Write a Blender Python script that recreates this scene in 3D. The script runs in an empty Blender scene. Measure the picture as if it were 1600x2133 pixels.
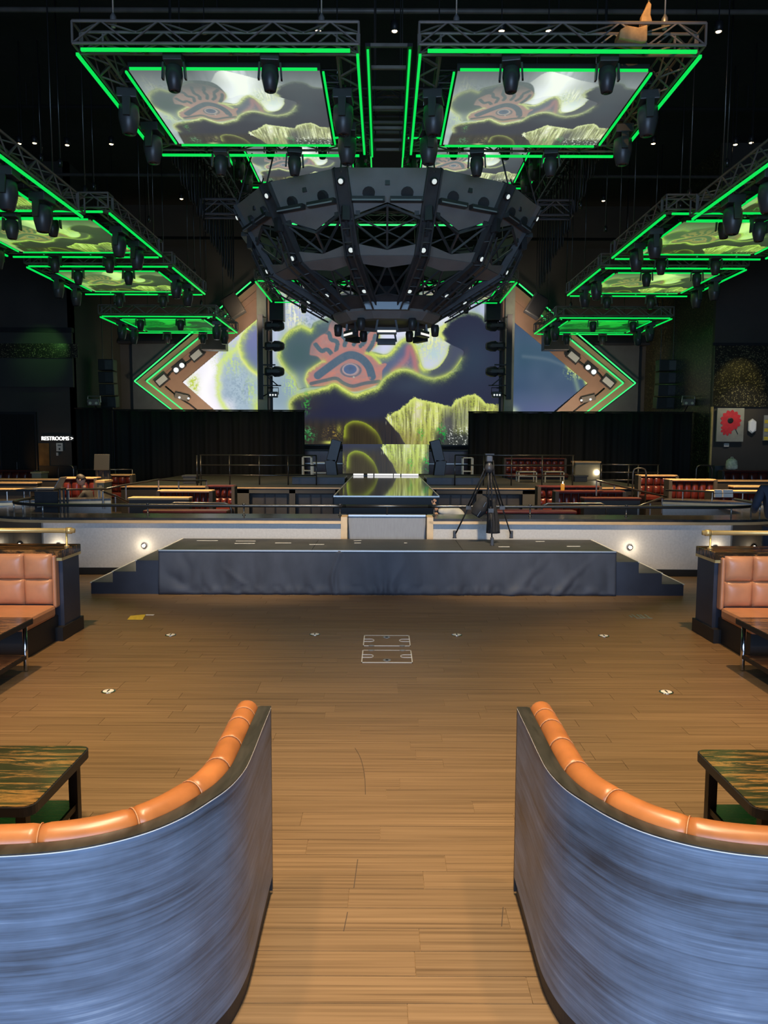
import bpy, bmesh, math, random
import numpy as np
from mathutils import Vector, Matrix
random.seed(7); RNG = np.random.default_rng(7)
SC = bpy.context.scene; COL = SC.collection
PI = math.pi
# ------------------------------------------------------------------ camera
FPX, PITCH, ROLL, EYE = 1602.0, math.atan(146/1602.0), math.radians(0.2), (-0.05, 0.0, 2.15)
cam_d = bpy.data.cameras.new('camera'); cam = bpy.data.objects.new('camera', cam_d); COL.objects.link(cam)
cam_d.sensor_fit = 'VERTICAL'; cam_d.sensor_height = 24.0; cam_d.lens = FPX/2133*24.0
cam_d.clip_start = 0.05; cam_d.clip_end = 200
cam.matrix_world = Matrix.Translation(EYE) @ Matrix.Rotation(PI/2-PITCH, 4, 'X') @ Matrix.Rotation(ROLL, 4, 'Z')
SC.camera = cam
# ------------------------------------------------------------------ world, light, exposure
w = bpy.data.worlds.new('world'); SC.world = w; w.use_nodes = True
w.node_tree.nodes['Background'].inputs[0].default_value = (0.5, 0.6, 0.8, 1); w.node_tree.nodes['Background'].inputs[1].default_value = 0.004
SC.view_settings.view_transform = 'Standard'; SC.view_settings.look = 'None'
SC.cycles.max_bounces = 5; SC.cycles.diffuse_bounces = 3; SC.cycles.glossy_bounces = 3; SC.cycles.caustics_reflective = False; SC.cycles.caustics_refractive = False
SC.view_settings.exposure = 0.0; SC.view_settings.gamma = 1.0; SC.view_settings.use_curve_mapping = False
def area(name, loc, target, sx, sy, power, col):
    d = bpy.data.lights.new(name, 'AREA'); d.shape = 'RECTANGLE'; d.size = sx; d.size_y = sy; d.energy = power; d.color = col
    o = bpy.data.objects.new(name, d); COL.objects.link(o); o.location = loc
    o.rotation_euler = (Vector(target)-Vector(loc)).to_track_quat('-Z', 'Y').to_euler(); return o
def spot(name, loc, target, power, col, ang=60, blend=0.6, r=0.12):
    d = bpy.data.lights.new(name, 'SPOT'); d.energy = power; d.color = col; d.spot_size = math.radians(ang); d.spot_blend = blend; d.shadow_soft_size = r
    o = bpy.data.objects.new(name, d); COL.objects.link(o); o.location = loc
    o.rotation_euler = (Vector(target)-Vector(loc)).to_track_quat('-Z', 'Y').to_euler(); return o
WARM, AMBER, COOL = (1.0, 0.80, 0.54), (1.0, 0.66, 0.34), (0.42, 0.64, 1.0)
area('daylight_entrance', (0, -6.9, 3.0), (0, 6, 2.2), 12, 4.4, 1900, COOL)
spot('downlight_aisle', (0, 3.6, 9.0), (0, 3.8, 0), 2350, WARM, 62, 0.9, 0.35)
spot('fill_dance_floor', (0, 7.4, 9.2), (0, 7.9, 0), 850, WARM, 66, 0.95, 0.35)  # added fill for the dark gap between the floor pools
spot('downlight_aisle_front', (0, 1.0, 9.0), (0, 1.8, 0), 2700, WARM, 60, 0.9, 0.35)
for sx in (-1, 1):
    spot('downlight_booth', (sx*3.6, 5.2, 9.0), (sx*4.1, 6.9, 0), 2500, AMBER, 42, 0.8, 0.15)
    spot('downlight_near_booth', (sx*2.6, 2.2, 9.0), (sx*2.3, 3.4, 0), 1000, AMBER, 46, 0.8, 0.2)
    spot('downlight_partition', (sx*1.4, 6.8, 8.8), (sx*2.2, 12.35, 0.75), 4200, WARM, 34, 0.9, 0.1)
    spot('downlight_seating', (sx*7.2, 17.2, 6.9), (sx*6.9, 18.6, 0), 3800, AMBER, 100, 0.8, 0.1)
    spot('downlight_seating_inner', (sx*5.5, 16.2, 7.4), (sx*5.0, 17.2, 0), 2400, AMBER, 90, 0.8, 0.1)
    spot('downlight_stage', (sx*5.6, 25.2, 7.6), (sx*5.8, 27.4, 0), 1100, AMBER, 80, 0.8, 0.1)
    spot('chevron_fill', (sx*8.6, 32.2, 3.5), (sx*9.3, 35.9, 5.2), 420, (1, 0.78, 0.56), 120, 0.9, 0.3)  # added lamp without a fixture, brightens the brown chevron boards
    spot('chevron_top_wash', (sx*5.6, 33.6, 7.6), (sx*6.9, 35.9, 8.2), 130, (1, 0.78, 0.56), 110, 0.9, 0.3)
spot('glitter_spot', (13.6, 26.5, 6.3), (13.1, 29, 4.1), 150, (1, 0.86, 0.25), 40, 0.7, 0.05)
spot('painting_spot', (13.2, 26.6, 5.6), (13.4, 29, 2.6), 170, (1, 0.93, 0.85), 50, 0.7, 0.05)
spot('green_wall_spot', (-13.3, 29.5, 6.3), (-13.6, 31, 5.7), 26, (0.3, 1, 0.2), 80, 0.6, 0.05)  # added lamp, its green stands in for LED reflections on the glitter
spot('green_reflection_fill_b', (11.6, 31.0, 6.6), (12.3, 32, 6.3), 2, (0.15, 1, 0.2), 74, 0.6, 0.05)  # second added lamp for green LED glints on the wall
spot('rig_work_light', (3.4, 11.0, 9.3), (3.95, 12.4, 8.9), 150, (1, 0.55, 0.18), 60, 0.7, 0.03)
spot('restroom_wall_amber', (-14.6, 29.8, 0.6), (-13.5, 31, 1.8), 16, (1, 0.5, 0.1), 70, 0.8, 0.05)

# ------------------------------------------------------------------ pixel helpers: a photo point at a known distance or height
def _ray(u, v):
    X, Y = u-800, 1066.5-v
    x = (X*math.cos(ROLL)-Y*math.sin(ROLL))/FPX; y = (X*math.sin(ROLL)+Y*math.cos(ROLL))/FPX
    return (x, math.cos(PITCH)+math.sin(PITCH)*y, -math.sin(PITCH)+math.cos(PITCH)*y)
def at(u, v, Y):
    d = _ray(u, v); t = Y/d[1]; return Vector((EYE[0]+d[0]*t, Y, EYE[2]+d[2]*t))
def atz(u, v, z=0.0):
    d = _ray(u, v); t = (z-EYE[2])/d[2]; return Vector((EYE[0]+d[0]*t, d[1]*t, z))

# ------------------------------------------------------------------ materials
MATS = {}
def nodes_of(m):
    m.use_nodes = True; nt = m.node_tree; return nt, nt.nodes['Principled BSDF']
def mat(name, col, rough=0.5, metal=0.0, var=0.0, scale=(3, 3, 3), bump=0.0, spec=0.5, col2=None, coord='Object', coat=0.0, detail=4):
    if name in MATS: return MATS[name]
    m = bpy.data.materials.new(name); nt, b = nodes_of(m); N, L = nt.nodes, nt.links
    b.inputs['Base Color'].default_value = (*col, 1); b.inputs['Roughness'].default_value = rough
    b.inputs['Metallic'].default_value = metal; b.inputs['Specular IOR Level'].default_value = spec; b.inputs['Coat Weight'].default_value = coat
    tc = N.new('ShaderNodeTexCoord'); mp = N.new('ShaderNodeMapping'); mp.inputs['Scale'].default_value = scale
    L.new(tc.outputs[coord], mp.inputs[0]); nz = N.new('ShaderNodeTexNoise'); nz.inputs['Scale'].default_value = 1.0; nz.inputs['Detail'].default_value = detail
    L.new(mp.outputs[0], nz.inputs['Vector'])
    if col2 is None: col2 = tuple(max(0, c*(1-var)) for c in col); colb = tuple(c*(1+var) for c in col)
    else: colb = col
    cr = N.new('ShaderNodeValToRGB'); cr.color_ramp.elements[0].position = 0.3; cr.color_ramp.elements[1].position = 0.7
    cr.color_ramp.elements[0].color = (*col2, 1); cr.color_ramp.elements[1].color = (*colb, 1)
    L.new(nz.outputs['Fac'], cr.inputs[0]); L.new(cr.outputs[0], b.inputs['Base Color'])
    if bump:
        bp = N.new('ShaderNodeBump'); bp.inputs['Strength'].default_value = bump; bp.inputs['Distance'].default_value = 0.01
        L.new(nz.outputs['Fac'], bp.inputs['Height']); L.new(bp.outputs[0], b.inputs['Normal'])
    MATS[name] = m; return m
def emit(name, col, strength=1.0):
    if name in MATS: return MATS[name]
    m = bpy.data.materials.new(name); nt, b = nodes_of(m); b.inputs['Base Color'].default_value = (0.02, 0.02, 0.02, 1)
    b.inputs['Emission Color'].default_value = (*col, 1); b.inputs['Emission Strength'].default_value = strength; b.inputs['Roughness'].default_value = 0.4
    MATS[name] = m; return m
def wood_floor(name, joined):
    m = bpy.data.materials.new(name); nt, b = nodes_of(m); N, L = nt.nodes, nt.links
    if joined:
        g = N.new('ShaderNodeNewGeometry'); rnd, pos = g.outputs['Random Per Island'], g.outputs['Position']
    else:
        oi = N.new('ShaderNodeObjectInfo'); g = N.new('ShaderNodeNewGeometry'); rnd, pos = oi.outputs['Random'], g.outputs['Position']
    mul = N.new('ShaderNodeMath'); mul.operation = 'MULTIPLY'; mul.inputs[1].default_value = 37.0; L.new(rnd, mul.inputs[0])
    cb = N.new('ShaderNodeCombineXYZ'); L.new(mul.outputs[0], cb.inputs[0]); L.new(mul.outputs[0], cb.inputs[2])
    ad = N.new('ShaderNodeVectorMath'); ad.operation = 'ADD'; L.new(pos, ad.inputs[0]); L.new(cb.outputs[0], ad.inputs[1])
    mp = N.new('ShaderNodeMapping'); mp.inputs['Scale'].default_value = (0.7, 60, 1); L.new(ad.outputs[0], mp.inputs[0])
    nz = N.new('ShaderNodeTexNoise'); nz.inputs['Scale'].default_value = 1.0; nz.inputs['Detail'].default_value = 5; nz.inputs['Roughness'].default_value = 0.6; L.new(mp.outputs[0], nz.inputs['Vector'])
    cr = N.new('ShaderNodeValToRGB'); e = cr.color_ramp.elements
    e[0].position = 0.28; e[0].color = (0.112, 0.066, 0.031, 1); e[1].position = 0.75; e[1].color = (0.275, 0.172, 0.085, 1)
    k = e.new(0.5); k.color = (0.205, 0.125, 0.060, 1); L.new(nz.outputs['Fac'], cr.inputs[0])
    hsv = N.new('ShaderNodeHueSaturation'); mr = N.new('ShaderNodeMapRange'); mr.inputs['To Min'].default_value = 0.92; mr.inputs['To Max'].default_value = 1.08
    L.new(rnd, mr.inputs['Value']); L.new(mr.outputs[0], hsv.inputs['Value']); L.new(cr.outputs[0], hsv.inputs['Color']); L.new(hsv.outputs[0], b.inputs['Base Color'])
    b.inputs['Roughness'].default_value = 0.42; b.inputs['Specular IOR Level'].default_value = 0.35
    bp = N.new('ShaderNodeBump'); bp.inputs['Strength'].default_value = 0.25; bp.inputs['Distance'].default_value = 0.002; L.new(nz.outputs['Fac'], bp.inputs['Height']); L.new(bp.outputs[0], b.inputs['Normal'])
    MATS[name] = m; return m
def marble(name, rough=0.13, warm=True):
    m = bpy.data.materials.new(name); nt, b = nodes_of(m); N, L = nt.nodes, nt.links
    tc = N.new('ShaderNodeTexCoord'); mp = N.new('ShaderNodeMapping'); mp.inputs['Scale'].default_value = (1.3, 13, 3); mp.inputs['Rotation'].default_value = (0, 0, 0.06)
    L.new(tc.outputs['Object'], mp.inputs[0]); nz = N.new('ShaderNodeTexNoise'); nz.inputs['Scale'].default_value = 1.5; nz.inputs['Detail'].default_value = 9; nz.inputs['Roughness'].default_value = 0.7; nz.inputs['Distortion'].default_value = 1.4
    L.new(mp.outputs[0], nz.inputs['Vector']); cr = N.new('ShaderNodeValToRGB'); e = cr.color_ramp.elements
    if warm:
        e[0].position = 0.30; e[0].color = (0.012, 0.009, 0.006, 1); e[1].position = 0.74; e[1].color = (0.80, 0.46, 0.17, 1)
        k = e.new(0.5); k.color = (0.045, 0.030, 0.016, 1); k = e.new(0.58); k.color = (0.34, 0.16, 0.045, 1); k = e.new(0.64); k.color = (0.10, 0.055, 0.022, 1)
    else:
        e[0].position = 0.35; e[0].color = (0.022, 0.022, 0.023, 1); e[1].position = 0.75; e[1].color = (0.6, 0.6, 0.6, 1)
        k = e.new(0.62); k.color = (0.055, 0.055, 0.058, 1)
    L.new(nz.outputs['Fac'], cr.inputs[0]); L.new(cr.outputs[0], b.inputs['Base Color']); b.inputs['Roughness'].default_value = rough
    MATS[name] = m; return m
def glitter(name):
    m = bpy.data.materials.new(name); nt, b = nodes_of(m); N, L = nt.nodes, nt.links
    tc = N.new('ShaderNodeTexCoord'); v = N.new('ShaderNodeTexVoronoi'); v.inputs['Scale'].default_value = 32; L.new(tc.outputs['Object'], v.inputs['Vector'])
    sep = N.new('ShaderNodeSeparateColor'); L.new(v.outputs['Color'], sep.inputs[0])
    cr = N.new('ShaderNodeValToRGB'); e = cr.color_ramp.elements; e[0].position = 0.0; e[0].color = (0.014, 0.013, 0.009, 1); e[1].position = 1.0; e[1].color = (0.30, 0.26, 0.13, 1)
    k = e.new(0.8); k.color = (0.02, 0.018, 0.012, 1); L.new(sep.outputs[0], cr.inputs[0]); L.new(cr.outputs[0], b.inputs['Base Color'])
    b.inputs['Roughness'].default_value = 0.35
    bp = N.new('ShaderNodeBump'); bp.inputs['Strength'].default_value = 0.5; bp.inputs['Distance'].default_value = 0.02; L.new(sep.outputs[1], bp.inputs['Height']); L.new(bp.outputs[0], b.inputs['Normal'])
    MATS[name] = m; return m
def screen_mat(name, strength):
    m = bpy.data.materials.new(name); nt, b = nodes_of(m); N, L = nt.nodes, nt.links
    a = N.new('ShaderNodeVertexColor'); a.layer_name = 'Picture'
    b.inputs['Base Color'].default_value = (0.01, 0.01, 0.01, 1); b.inputs['Roughness'].default_value = 0.55; b.inputs['Specular IOR Level'].default_value = 0.1
    L.new(a.outputs['Color'], b.inputs['Emission Color']); b.inputs['Emission Strength'].default_value = strength; MATS[name] = m; return m
def veneer(name):
    m = bpy.data.materials.new(name); nt, b = nodes_of(m); N, L = nt.nodes, nt.links; tc = N.new('ShaderNodeTexCoord')
    def nz(scale, det, rough=0.6, dist=0.0):
        mp = N.new('ShaderNodeMapping'); mp.inputs['Scale'].default_value = scale; L.new(tc.outputs['Object'], mp.inputs[0])
        n = N.new('ShaderNodeTexNoise'); n.inputs['Scale'].default_value = 1.0; n.inputs['Detail'].default_value = det; n.inputs['Roughness'].default_value = rough; n.inputs['Distortion'].default_value = dist; L.new(mp.outputs[0], n.inputs['Vector']); return n.outputs['Fac']
    fine, streak, patch = nz((3.0, 3.0, 190), 4), nz((1.1, 1.1, 40), 6, 0.62), nz((2.4, 2.4, 6), 4)
    def mth(op, a, c):
        k = N.new('ShaderNodeMath'); k.operation = op
        for i, q in enumerate((a, c)):
            if isinstance(q, float): k.inputs[i].default_value = q
            else: L.new(q, k.inputs[i])
        return k.outputs[0]
    f = mth('ADD', mth('ADD', mth('MULTIPLY', streak, 0.5), mth('MULTIPLY', fine, 0.28)), mth('MULTIPLY', patch, 0.5))
    cr = N.new('ShaderNodeValToRGB'); e = cr.color_ramp.elements; e[0].position = 0.46; e[0].color = (0.040, 0.045, 0.054, 1); e[1].position = 0.90; e[1].color = (0.40, 0.46, 0.52, 1)
    k = e.new(0.62); k.color = (0.098, 0.130, 0.178, 1); k = e.new(0.75); k.color = (0.155, 0.205, 0.28, 1); L.new(f, cr.inputs[0]); L.new(cr.outputs[0], b.inputs['Base Color'])  # blue daylight sheen is put into the dark veneer colours
    b.inputs['Roughness'].default_value = 0.36; b.inputs['Specular IOR Level'].default_value = 0.5; MATS[name] = m; return m
BLACK = mat('black_metal', (0.022, 0.022, 0.024), 0.45, 0.3, 0.15)
TRUSS = mat('truss_bronze', (0.17, 0.15, 0.13), 0.5, 0.2, 0.2)
DARKP = mat('black_plastic', (0.045, 0.045, 0.048), 0.38, 0.0, 0.2)
GREYP = mat('graphite_plate', (0.26, 0.25, 0.235), 0.5, 0.0, 0.1, (2, 2, 2))
RIB = mat('dark_steel', (0.085, 0.085, 0.088), 0.4, 0.2, 0.2)
BRASS = mat('brass', (0.85, 0.62, 0.24), 0.32, 0.55, 0.1, (6, 6, 6))
GOLD = mat('gold_trim_and_lit_caps', (0.78, 0.50, 0.24), 0.35, 0.25, 0.08, (6, 6, 6))
CHROME = mat('chrome', (0.7, 0.7, 0.7), 0.15, 1.0, 0.05)
RAIL = mat('gunmetal_rail', (0.10, 0.10, 0.10), 0.28, 0.8, 0.1)
VENEER = veneer('daylight_tinted_veneer')
CAPV = mat('brown_veneer_edge', (0.036, 0.031, 0.024), 0.3, 0.0, 0.4, (30, 6, 6), 0.05)
ROLLM = mat('orange_leather_dimmed', (0.40, 0.135, 0.036), 0.34, 0.0, 0.22, (7, 7, 7), 0.06)  # same leather as the banquettes, darkened to carry the booths' lighting
ORANGE = mat('orange_leather_lit', (0.60, 0.275, 0.13), 0.36, 0.0, 0.12, (5, 5, 5), 0.06)  # same leather as the roll, paler to carry the light on the banquettes
STITCH = mat('pale_orange_stitching', (0.55, 0.24, 0.09), 0.6)
RED = mat('oxblood_leather', (0.095, 0.016, 0.012), 0.3, 0.0, 0.25, (4, 4, 4), 0.05)
NAVYP = mat('navy_lacquer', (0.035, 0.042, 0.062), 0.4, 0.0, 0.2)
PLINTH = mat('black_plinth', (0.014, 0.014, 0.015), 0.5)
LINEN = mat('grey_linen_panel', (0.60, 0.57, 0.53), 0.75, 0.0, 0.07, (30, 30, 30), 0.12)
MARB = marble('brown_gold_marble'); MARBK = marble('black_marble', 0.2, False)
SKIRT = mat('black_stage_cloth', (0.055, 0.060, 0.076), 0.62, 0.0, 0.25, (4, 4, 2), 0.1)
DECK = mat('black_stage_deck', (0.05, 0.048, 0.045), 0.5, 0.0, 0.25, (3, 3, 3))
EDGE = mat('aluminium_edge', (0.55, 0.53, 0.5), 0.35, 0.8)
DRAPE = mat('black_velour_drape', (0.0045, 0.0042, 0.004), 0.85, 0.0, 0.3, (6, 6, 0.5))
WALLD = mat('charcoal_wall_paint', (0.045, 0.043, 0.038), 0.7, 0.0, 0.15, (0.7, 0.7, 0.7))
WALLB = mat('brown_wall_paint', (0.05, 0.042, 0.034), 0.65, 0.0, 0.15, (0.8, 0.8, 0.8))
CEIL = mat('black_ceiling_paint', (0.012, 0.011, 0.009), 0.85, 0.0, 0.2)
PANELG = mat('slate_backdrop_panel', (0.06, 0.065, 0.07), 0.6, 0.0, 0.1)
BROWN = mat('copper_brown_panel', (0.40, 0.24, 0.16), 0.5, 0.0, 0.12, (1, 1, 1))
GLIT = glitter('glitter_wallcovering')
WHITE = mat('white_paint', (0.75, 0.73, 0.68), 0.5, 0.0, 0.05)
CREAM = mat('cream_pilaster', (0.30, 0.33, 0.27), 0.6, 0.0, 0.1)
TAPEW = mat('white_tape', (0.8, 0.76, 0.68), 0.6, 0.0, 0.05); TAPEY = mat('yellow_tape', (0.72, 0.52, 0.05), 0.5, 0.0, 0.15, (20, 20, 20))
SKIN = mat('skin', (0.55, 0.31, 0.20), 0.55, 0.0, 0.06); HAIR = mat('dark_hair', (0.018, 0.013, 0.010), 0.6)
NAVYC = mat('navy_cotton', (0.022, 0.03, 0.052), 0.8, 0.0, 0.2, (9, 9, 9), 0.15); BLKC = mat('black_cotton', (0.018, 0.018, 0.02), 0.85, 0.0, 0.2, (9, 9, 9), 0.15)
WHTC = mat('white_cotton', (0.62, 0.60, 0.55), 0.85, 0.0, 0.08, (9, 9, 9), 0.15)
GREEN = emit('green_led', (0.0, 0.74, 0.085), 1.08); GREENP = emit('pale_green_led', (0.04, 0.86, 0.20), 1.3)
LAMPW = emit('warm_bulb', (1, 0.72, 0.38), 14); LENSW = emit('white_lens', (0.95, 1, 0.98), 1.0); STEPL = emit('step_light', (1, 0.86, 0.62), 16)
SIGNW = emit('sign_white', (1, 0.98, 0.92), 1.6); LEDW = emit('white_led_bar', (1, 0.97, 0.93), 1.0)
LENSD = mat('dark_glass_lens', (0.01, 0.01, 0.012), 0.08, 0.0, 0.0)
MEMIT = screen_mat('video_wall_picture', 1.0)

# ------------------------------------------------------------------ mesh builder
class MB:
    def __init__(s): s.v = []; s.f = []
    def add(s, vs, fs):
        o = len(s.v); s.v += [tuple(p) for p in vs]; s.f += [tuple(i+o for i in f) for f in fs]; return s
    def box(s, x0, x1, y0, y1, z0, z1):
        return s.add([(x0,y0,z0),(x1,y0,z0),(x1,y1,z0),(x0,y1,z0),(x0,y0,z1),(x1,y0,z1),(x1,y1,z1),(x0,y1,z1)],
                     [(3,2,1,0),(4,5,6,7),(0,1,5,4),(1,2,6,5),(2,3,7,6),(3,0,4,7)])
    def obox(s, c, sx, sy, sz, M):
        vs = [Vector(c)+M @ Vector((a*sx/2, b*sy/2, d*sz/2)) for d in (-1,1) for a,b in ((-1,-1),(1,-1),(1,1),(-1,1))]
        return s.add(vs, [(3,2,1,0),(4,5,6,7),(0,1,5,4),(1,2,6,5),(2,3,7,6),(3,0,4,7)])
    def bar(s, p, q, w, h=None, up=(0,0,1)):
        p, q = Vector(p), Vector(q); h = h or w; d = (q-p); L = d.length; d.normalize(); u = Vector(up)
        if abs(d.dot(u)) > 0.98: u = Vector((0,1,0))
        x = d.cross(u).normalized(); z = x.cross(d); M = Matrix((x, d, z)).transposed()
        return s.obox((p+q)/2, w, L, h, M)
    def tube(s, pts, r, n=8, closed=False, cap=True):
        pts = [Vector(p) for p in pts]; k = len(pts); rs = r if isinstance(r, (list, tuple)) else [r]*k
        vs = []; prev = None
        for i, p in enumerate(pts):
            a = pts[(i-1) % k] if (i > 0 or closed) else p; b = pts[(i+1) % k] if (i < k-1 or closed) else p
            d = (b-a).normalized()
            if prev is None:
                u = Vector((0,0,1)) if abs(d.z) < 0.9 else Vector((1,0,0)); x = d.cross(u).normalized()
            else:
                x = (prev-d*prev.dot(d)).normalized()
            prev = x; y = d.cross(x)
            vs += [p+(x*math.cos(2*PI*j/n)+y*math.sin(2*PI*j/n))*rs[i] for j in range(n)]
        fs = []
        for i in range(k if closed else k-1):
            a, b = i*n, ((i+1) % k)*n
            fs += [(a+j, a+(j+1) % n, b+(j+1) % n, b+j) for j in range(n)]
        if not closed and cap: fs += [tuple(range(n-1, -1, -1)), tuple(range((k-1)*n, k*n))]
        return s.add(vs, fs)
    def lathe(s, prof, n=16, c=(0,0,0), M=None):
        vs = []; fs = []; k = len(prof)
        for r, z in prof:
            for j in range(n):
                p = Vector((r*math.cos(2*PI*j/n), r*math.sin(2*PI*j/n), z)); vs.append(Vector(c)+(M @ p if M else p))
        for i in range(k-1): fs += [(i*n+j, i*n+(j+1) % n, (i+1)*n+(j+1) % n, (i+1)*n+j) for j in range(n)]
        fs += [tuple(range(n-1, -1, -1)), tuple(range((k-1)*n, k*n))]
        return s.add(vs, fs)
    def prism(s, poly, off):
        n = len(poly); off = Vector(off); vs = [Vector(p) for p in poly]; vs += [p+off for p in vs]
        return s.add(vs, [tuple(range(n-1, -1, -1)), tuple(range(n, 2*n))]+[(i, (i+1) % n, n+(i+1) % n, n+i) for i in range(n)])
    def mesh(s, name, off=(0,0,0)):
        me = bpy.data.meshes.new(name); me.from_pydata([(a-off[0], b-off[1], c-off[2]) for a, b, c in s.v], [], s.f)
        bm = bmesh.new(); bm.from_mesh(me); bmesh.ops.recalc_face_normals(bm, faces=bm.faces); bm.to_mesh(me); bm.free(); return me
    def build(s, name, m, parent=None, smooth=False, bevel=0.0, seg=2, label=None):
        off = parent.location if parent is not None else (0,0,0)
        if parent is not None and parent.parent is not None: off = Vector(off)+parent.parent.location
        me = s.mesh(name, off); me.materials.append(m); o = bpy.data.objects.new(name, me); COL.objects.link(o)
        if parent is not None: o.parent = parent
        if smooth: me.polygons.foreach_set('use_smooth', [True]*len(me.polygons))
        if bevel:
            b = o.modifiers.new('bevel', 'BEVEL'); b.width = bevel; b.segments = seg; b.limit_method = 'ANGLE'; b.angle_limit = math.radians(35)
        if label: o['label'] = label
        return o
def tag(o, label=None, cat=None, group=None, kind=None):
    if label: o['label'] = label
    if cat: o['category'] = cat
    if group: o['group'] = group
    if kind: o['kind'] = kind
    return o
def thing(name, label, cat, loc=(0,0,0), group=None, kind=None):
    o = bpy.data.objects.new(name, None); COL.objects.link(o); o.location = loc; o.empty_display_size = 0.1
    return tag(o, label, cat, group, kind)
def copy_tree(o, loc=None, rz=None, parent=None, label=None, scale=None):
    c = o.copy(); COL.objects.link(c); c.parent = parent
    if loc is not None: c.location = loc
    if rz is not None: c.rotation_euler = (0, 0, rz)
    if scale: c.scale = (scale,)*3
    if label: c['label'] = label
    for ch in KIDS.get(o.name, []): copy_tree(ch, parent=c)
    if o.name in KIDS: KIDS[c.name] = []
    return c
KIDS = {}
def kids(o):
    KIDS[o.name] = [c for c in bpy.data.objects if c.parent == o]
    for c in KIDS[o.name]: kids(c)
SIDE = {-1: 'left', 1: 'right'}
# ================================================================== the setting
def catmull(pts, n=6):
    P = [Vector(p) for p in pts]; out = []
    for i in range(len(P)-1):
        a, b, c, d = P[max(i-1, 0)], P[i], P[i+1], P[min(i+2, len(P)-1)]
        for k in range(n):
            t = k/n; out.append(0.5*((2*b)+(c-a)*t+(2*a-5*b+4*c-d)*t*t+(3*b-a-3*c+d)*t**3))
    out.append(P[-1]); return out
def offset(path, d, side=1):
    out = []
    for i, p in enumerate(path):
        t = (path[min(i+1, len(path)-1)]-path[max(i-1, 0)]); t = Vector((t.x, t.y)).normalized()
        out.append(Vector((p.x+side*t.y*d, p.y-side*t.x*d)))
    return out
def ribbon(mb, A, B, z0, z1):
    n = len(A); vs = []
    for a, b in zip(A, B): vs += [(a.x, a.y, z0), (b.x, b.y, z0), (b.x, b.y, z1), (a.x, a.y, z1)]
    fs = [(0, 1, 2, 3), tuple(4*(n-1)+k for k in (3, 2, 1, 0))]
    for i in range(n-1):
        o, q = 4*i, 4*i+4
        for k in range(4): fs.append((o+k, o+(k+1) % 4, q+(k+1) % 4, q+k))
    return mb.add(vs, fs)
def V2(x, y): return Vector((x, y))
def structure(name, label, mb, m, parent=None, **k):
    o = mb.build(name, m, parent, **k)
    if parent is None: tag(o, label, None, None, 'structure')
    return o
FLOORJ = wood_floor('plank_wood_joined', True); FLOORS = wood_floor('plank_wood', False)
GROUND = mat('dark_subfloor', (0.03, 0.018, 0.01), 0.6, 0.0, 0.2)
CARPET = mat('dark_carpet', (0.03, 0.022, 0.018), 0.9, 0.0, 0.3, (8, 8, 8))
floor = structure('floor', 'brown wood plank floor in front of the low black stage', MB().box(-17, 17, -7.5, 12.4, -0.3, -0.004), FLOORJ)
structure('floor_seating', 'dark floor of the seating area behind the grey half wall', MB().box(-17, 17, 12.4, 36.8, -0.3, -0.004), CARPET)
# planks: the 300 nearest in view one by one, the rest joined
PW, PL = 0.1525, 1.22
pm = MB().box(0.0015, PL-0.0015, 0.0012, PW-0.0012, -0.004, 0.0).mesh('plank'); pm.materials.append(FLOORS)
cand = []; rest = MB()
for r in range(int((12.25-1.4)/PW)):
    y = 1.4+r*PW; off = random.random()*PL
    for k in range(-6, 6):
        x = k*PL+off; cx, cy = x+PL/2, y+PW/2
        seen = y > 2.45 and abs(cx)-PL/2 < 0.5*cy+0.1 and y < 10.5
        if abs(cx) > 0.62 and (y < 2.9 or (y < 3.3 and abs(cx) > 1.3)): seen = False
        cand.append((0 if seen else 1, y, x))
cand.sort(); n1 = 0
for s_, y, x in cand:
    if s_ == 0 and n1 < 300:
        o = bpy.data.objects.new('plank', pm); COL.objects.link(o); o.parent = floor; o.location = (x, y, 0); n1 += 1
    else:
        rest.box(x+0.0015, x+PL-0.0015, y+0.0012, y+PW-0.0012, -0.004, 0.0)
o = rest.build('plank_field', FLOORJ, floor); tag(o, kind='stuff')
SCUFF = mat('black_scuff', (0.07, 0.045, 0.028), 0.8)
for pts in (((740, 1558), (752, 1580), (760, 1615), (762, 1655)), ((746, 1790), (738, 1850)), ((725, 1900), (717, 1940)), ((1049, 1890), (1046, 1930))):
    c = catmull([V2(*atz(*p).xy) for p in pts], 4); m_ = MB(); ribbon(m_, c, offset(c, 0.004), 0.0003, 0.0008); m_.build('scuff_mark', SCUFF, floor)
structure('ceiling', 'black painted ceiling high above the club floor', MB().box(-17, 17, -7.5, 36.8, 13.0, 13.3), CEIL)
structure('wall_back', 'charcoal back wall behind the video screens', MB().box(-17, 17, 36.6, 36.9, 0, 13), WALLD)
structure('wall_left', 'charcoal side wall out of the daylight', MB().box(-17, -16.7, -7.5, 36.8, 0, 13), WALLD)
structure('wall_right', 'charcoal side wall beyond the paintings', MB().box(16.7, 17, -7.5, 36.8, 0, 13), WALLD)
wr = thing('wall_entrance', 'entrance wall with tall glazing behind the booths', None, kind='structure')
for x0, x1, z0, z1 in ((-17, -6.3, 0, 13), (6.3, 17, 0, 13), (-6.3, 6.3, 5.3, 13), (-6.3, 6.3, 0, 0.7)): MB().box(x0, x1, -7.5, -7.2, z0, z1).build('wall_section', WALLD, wr)
for k in range(7): MB().box(-6.3+k*2.1-0.04, -6.3+k*2.1+0.04, -7.4, -7.3, 0.7, 5.3).build('window_mullion', BLACK, wr)
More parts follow.
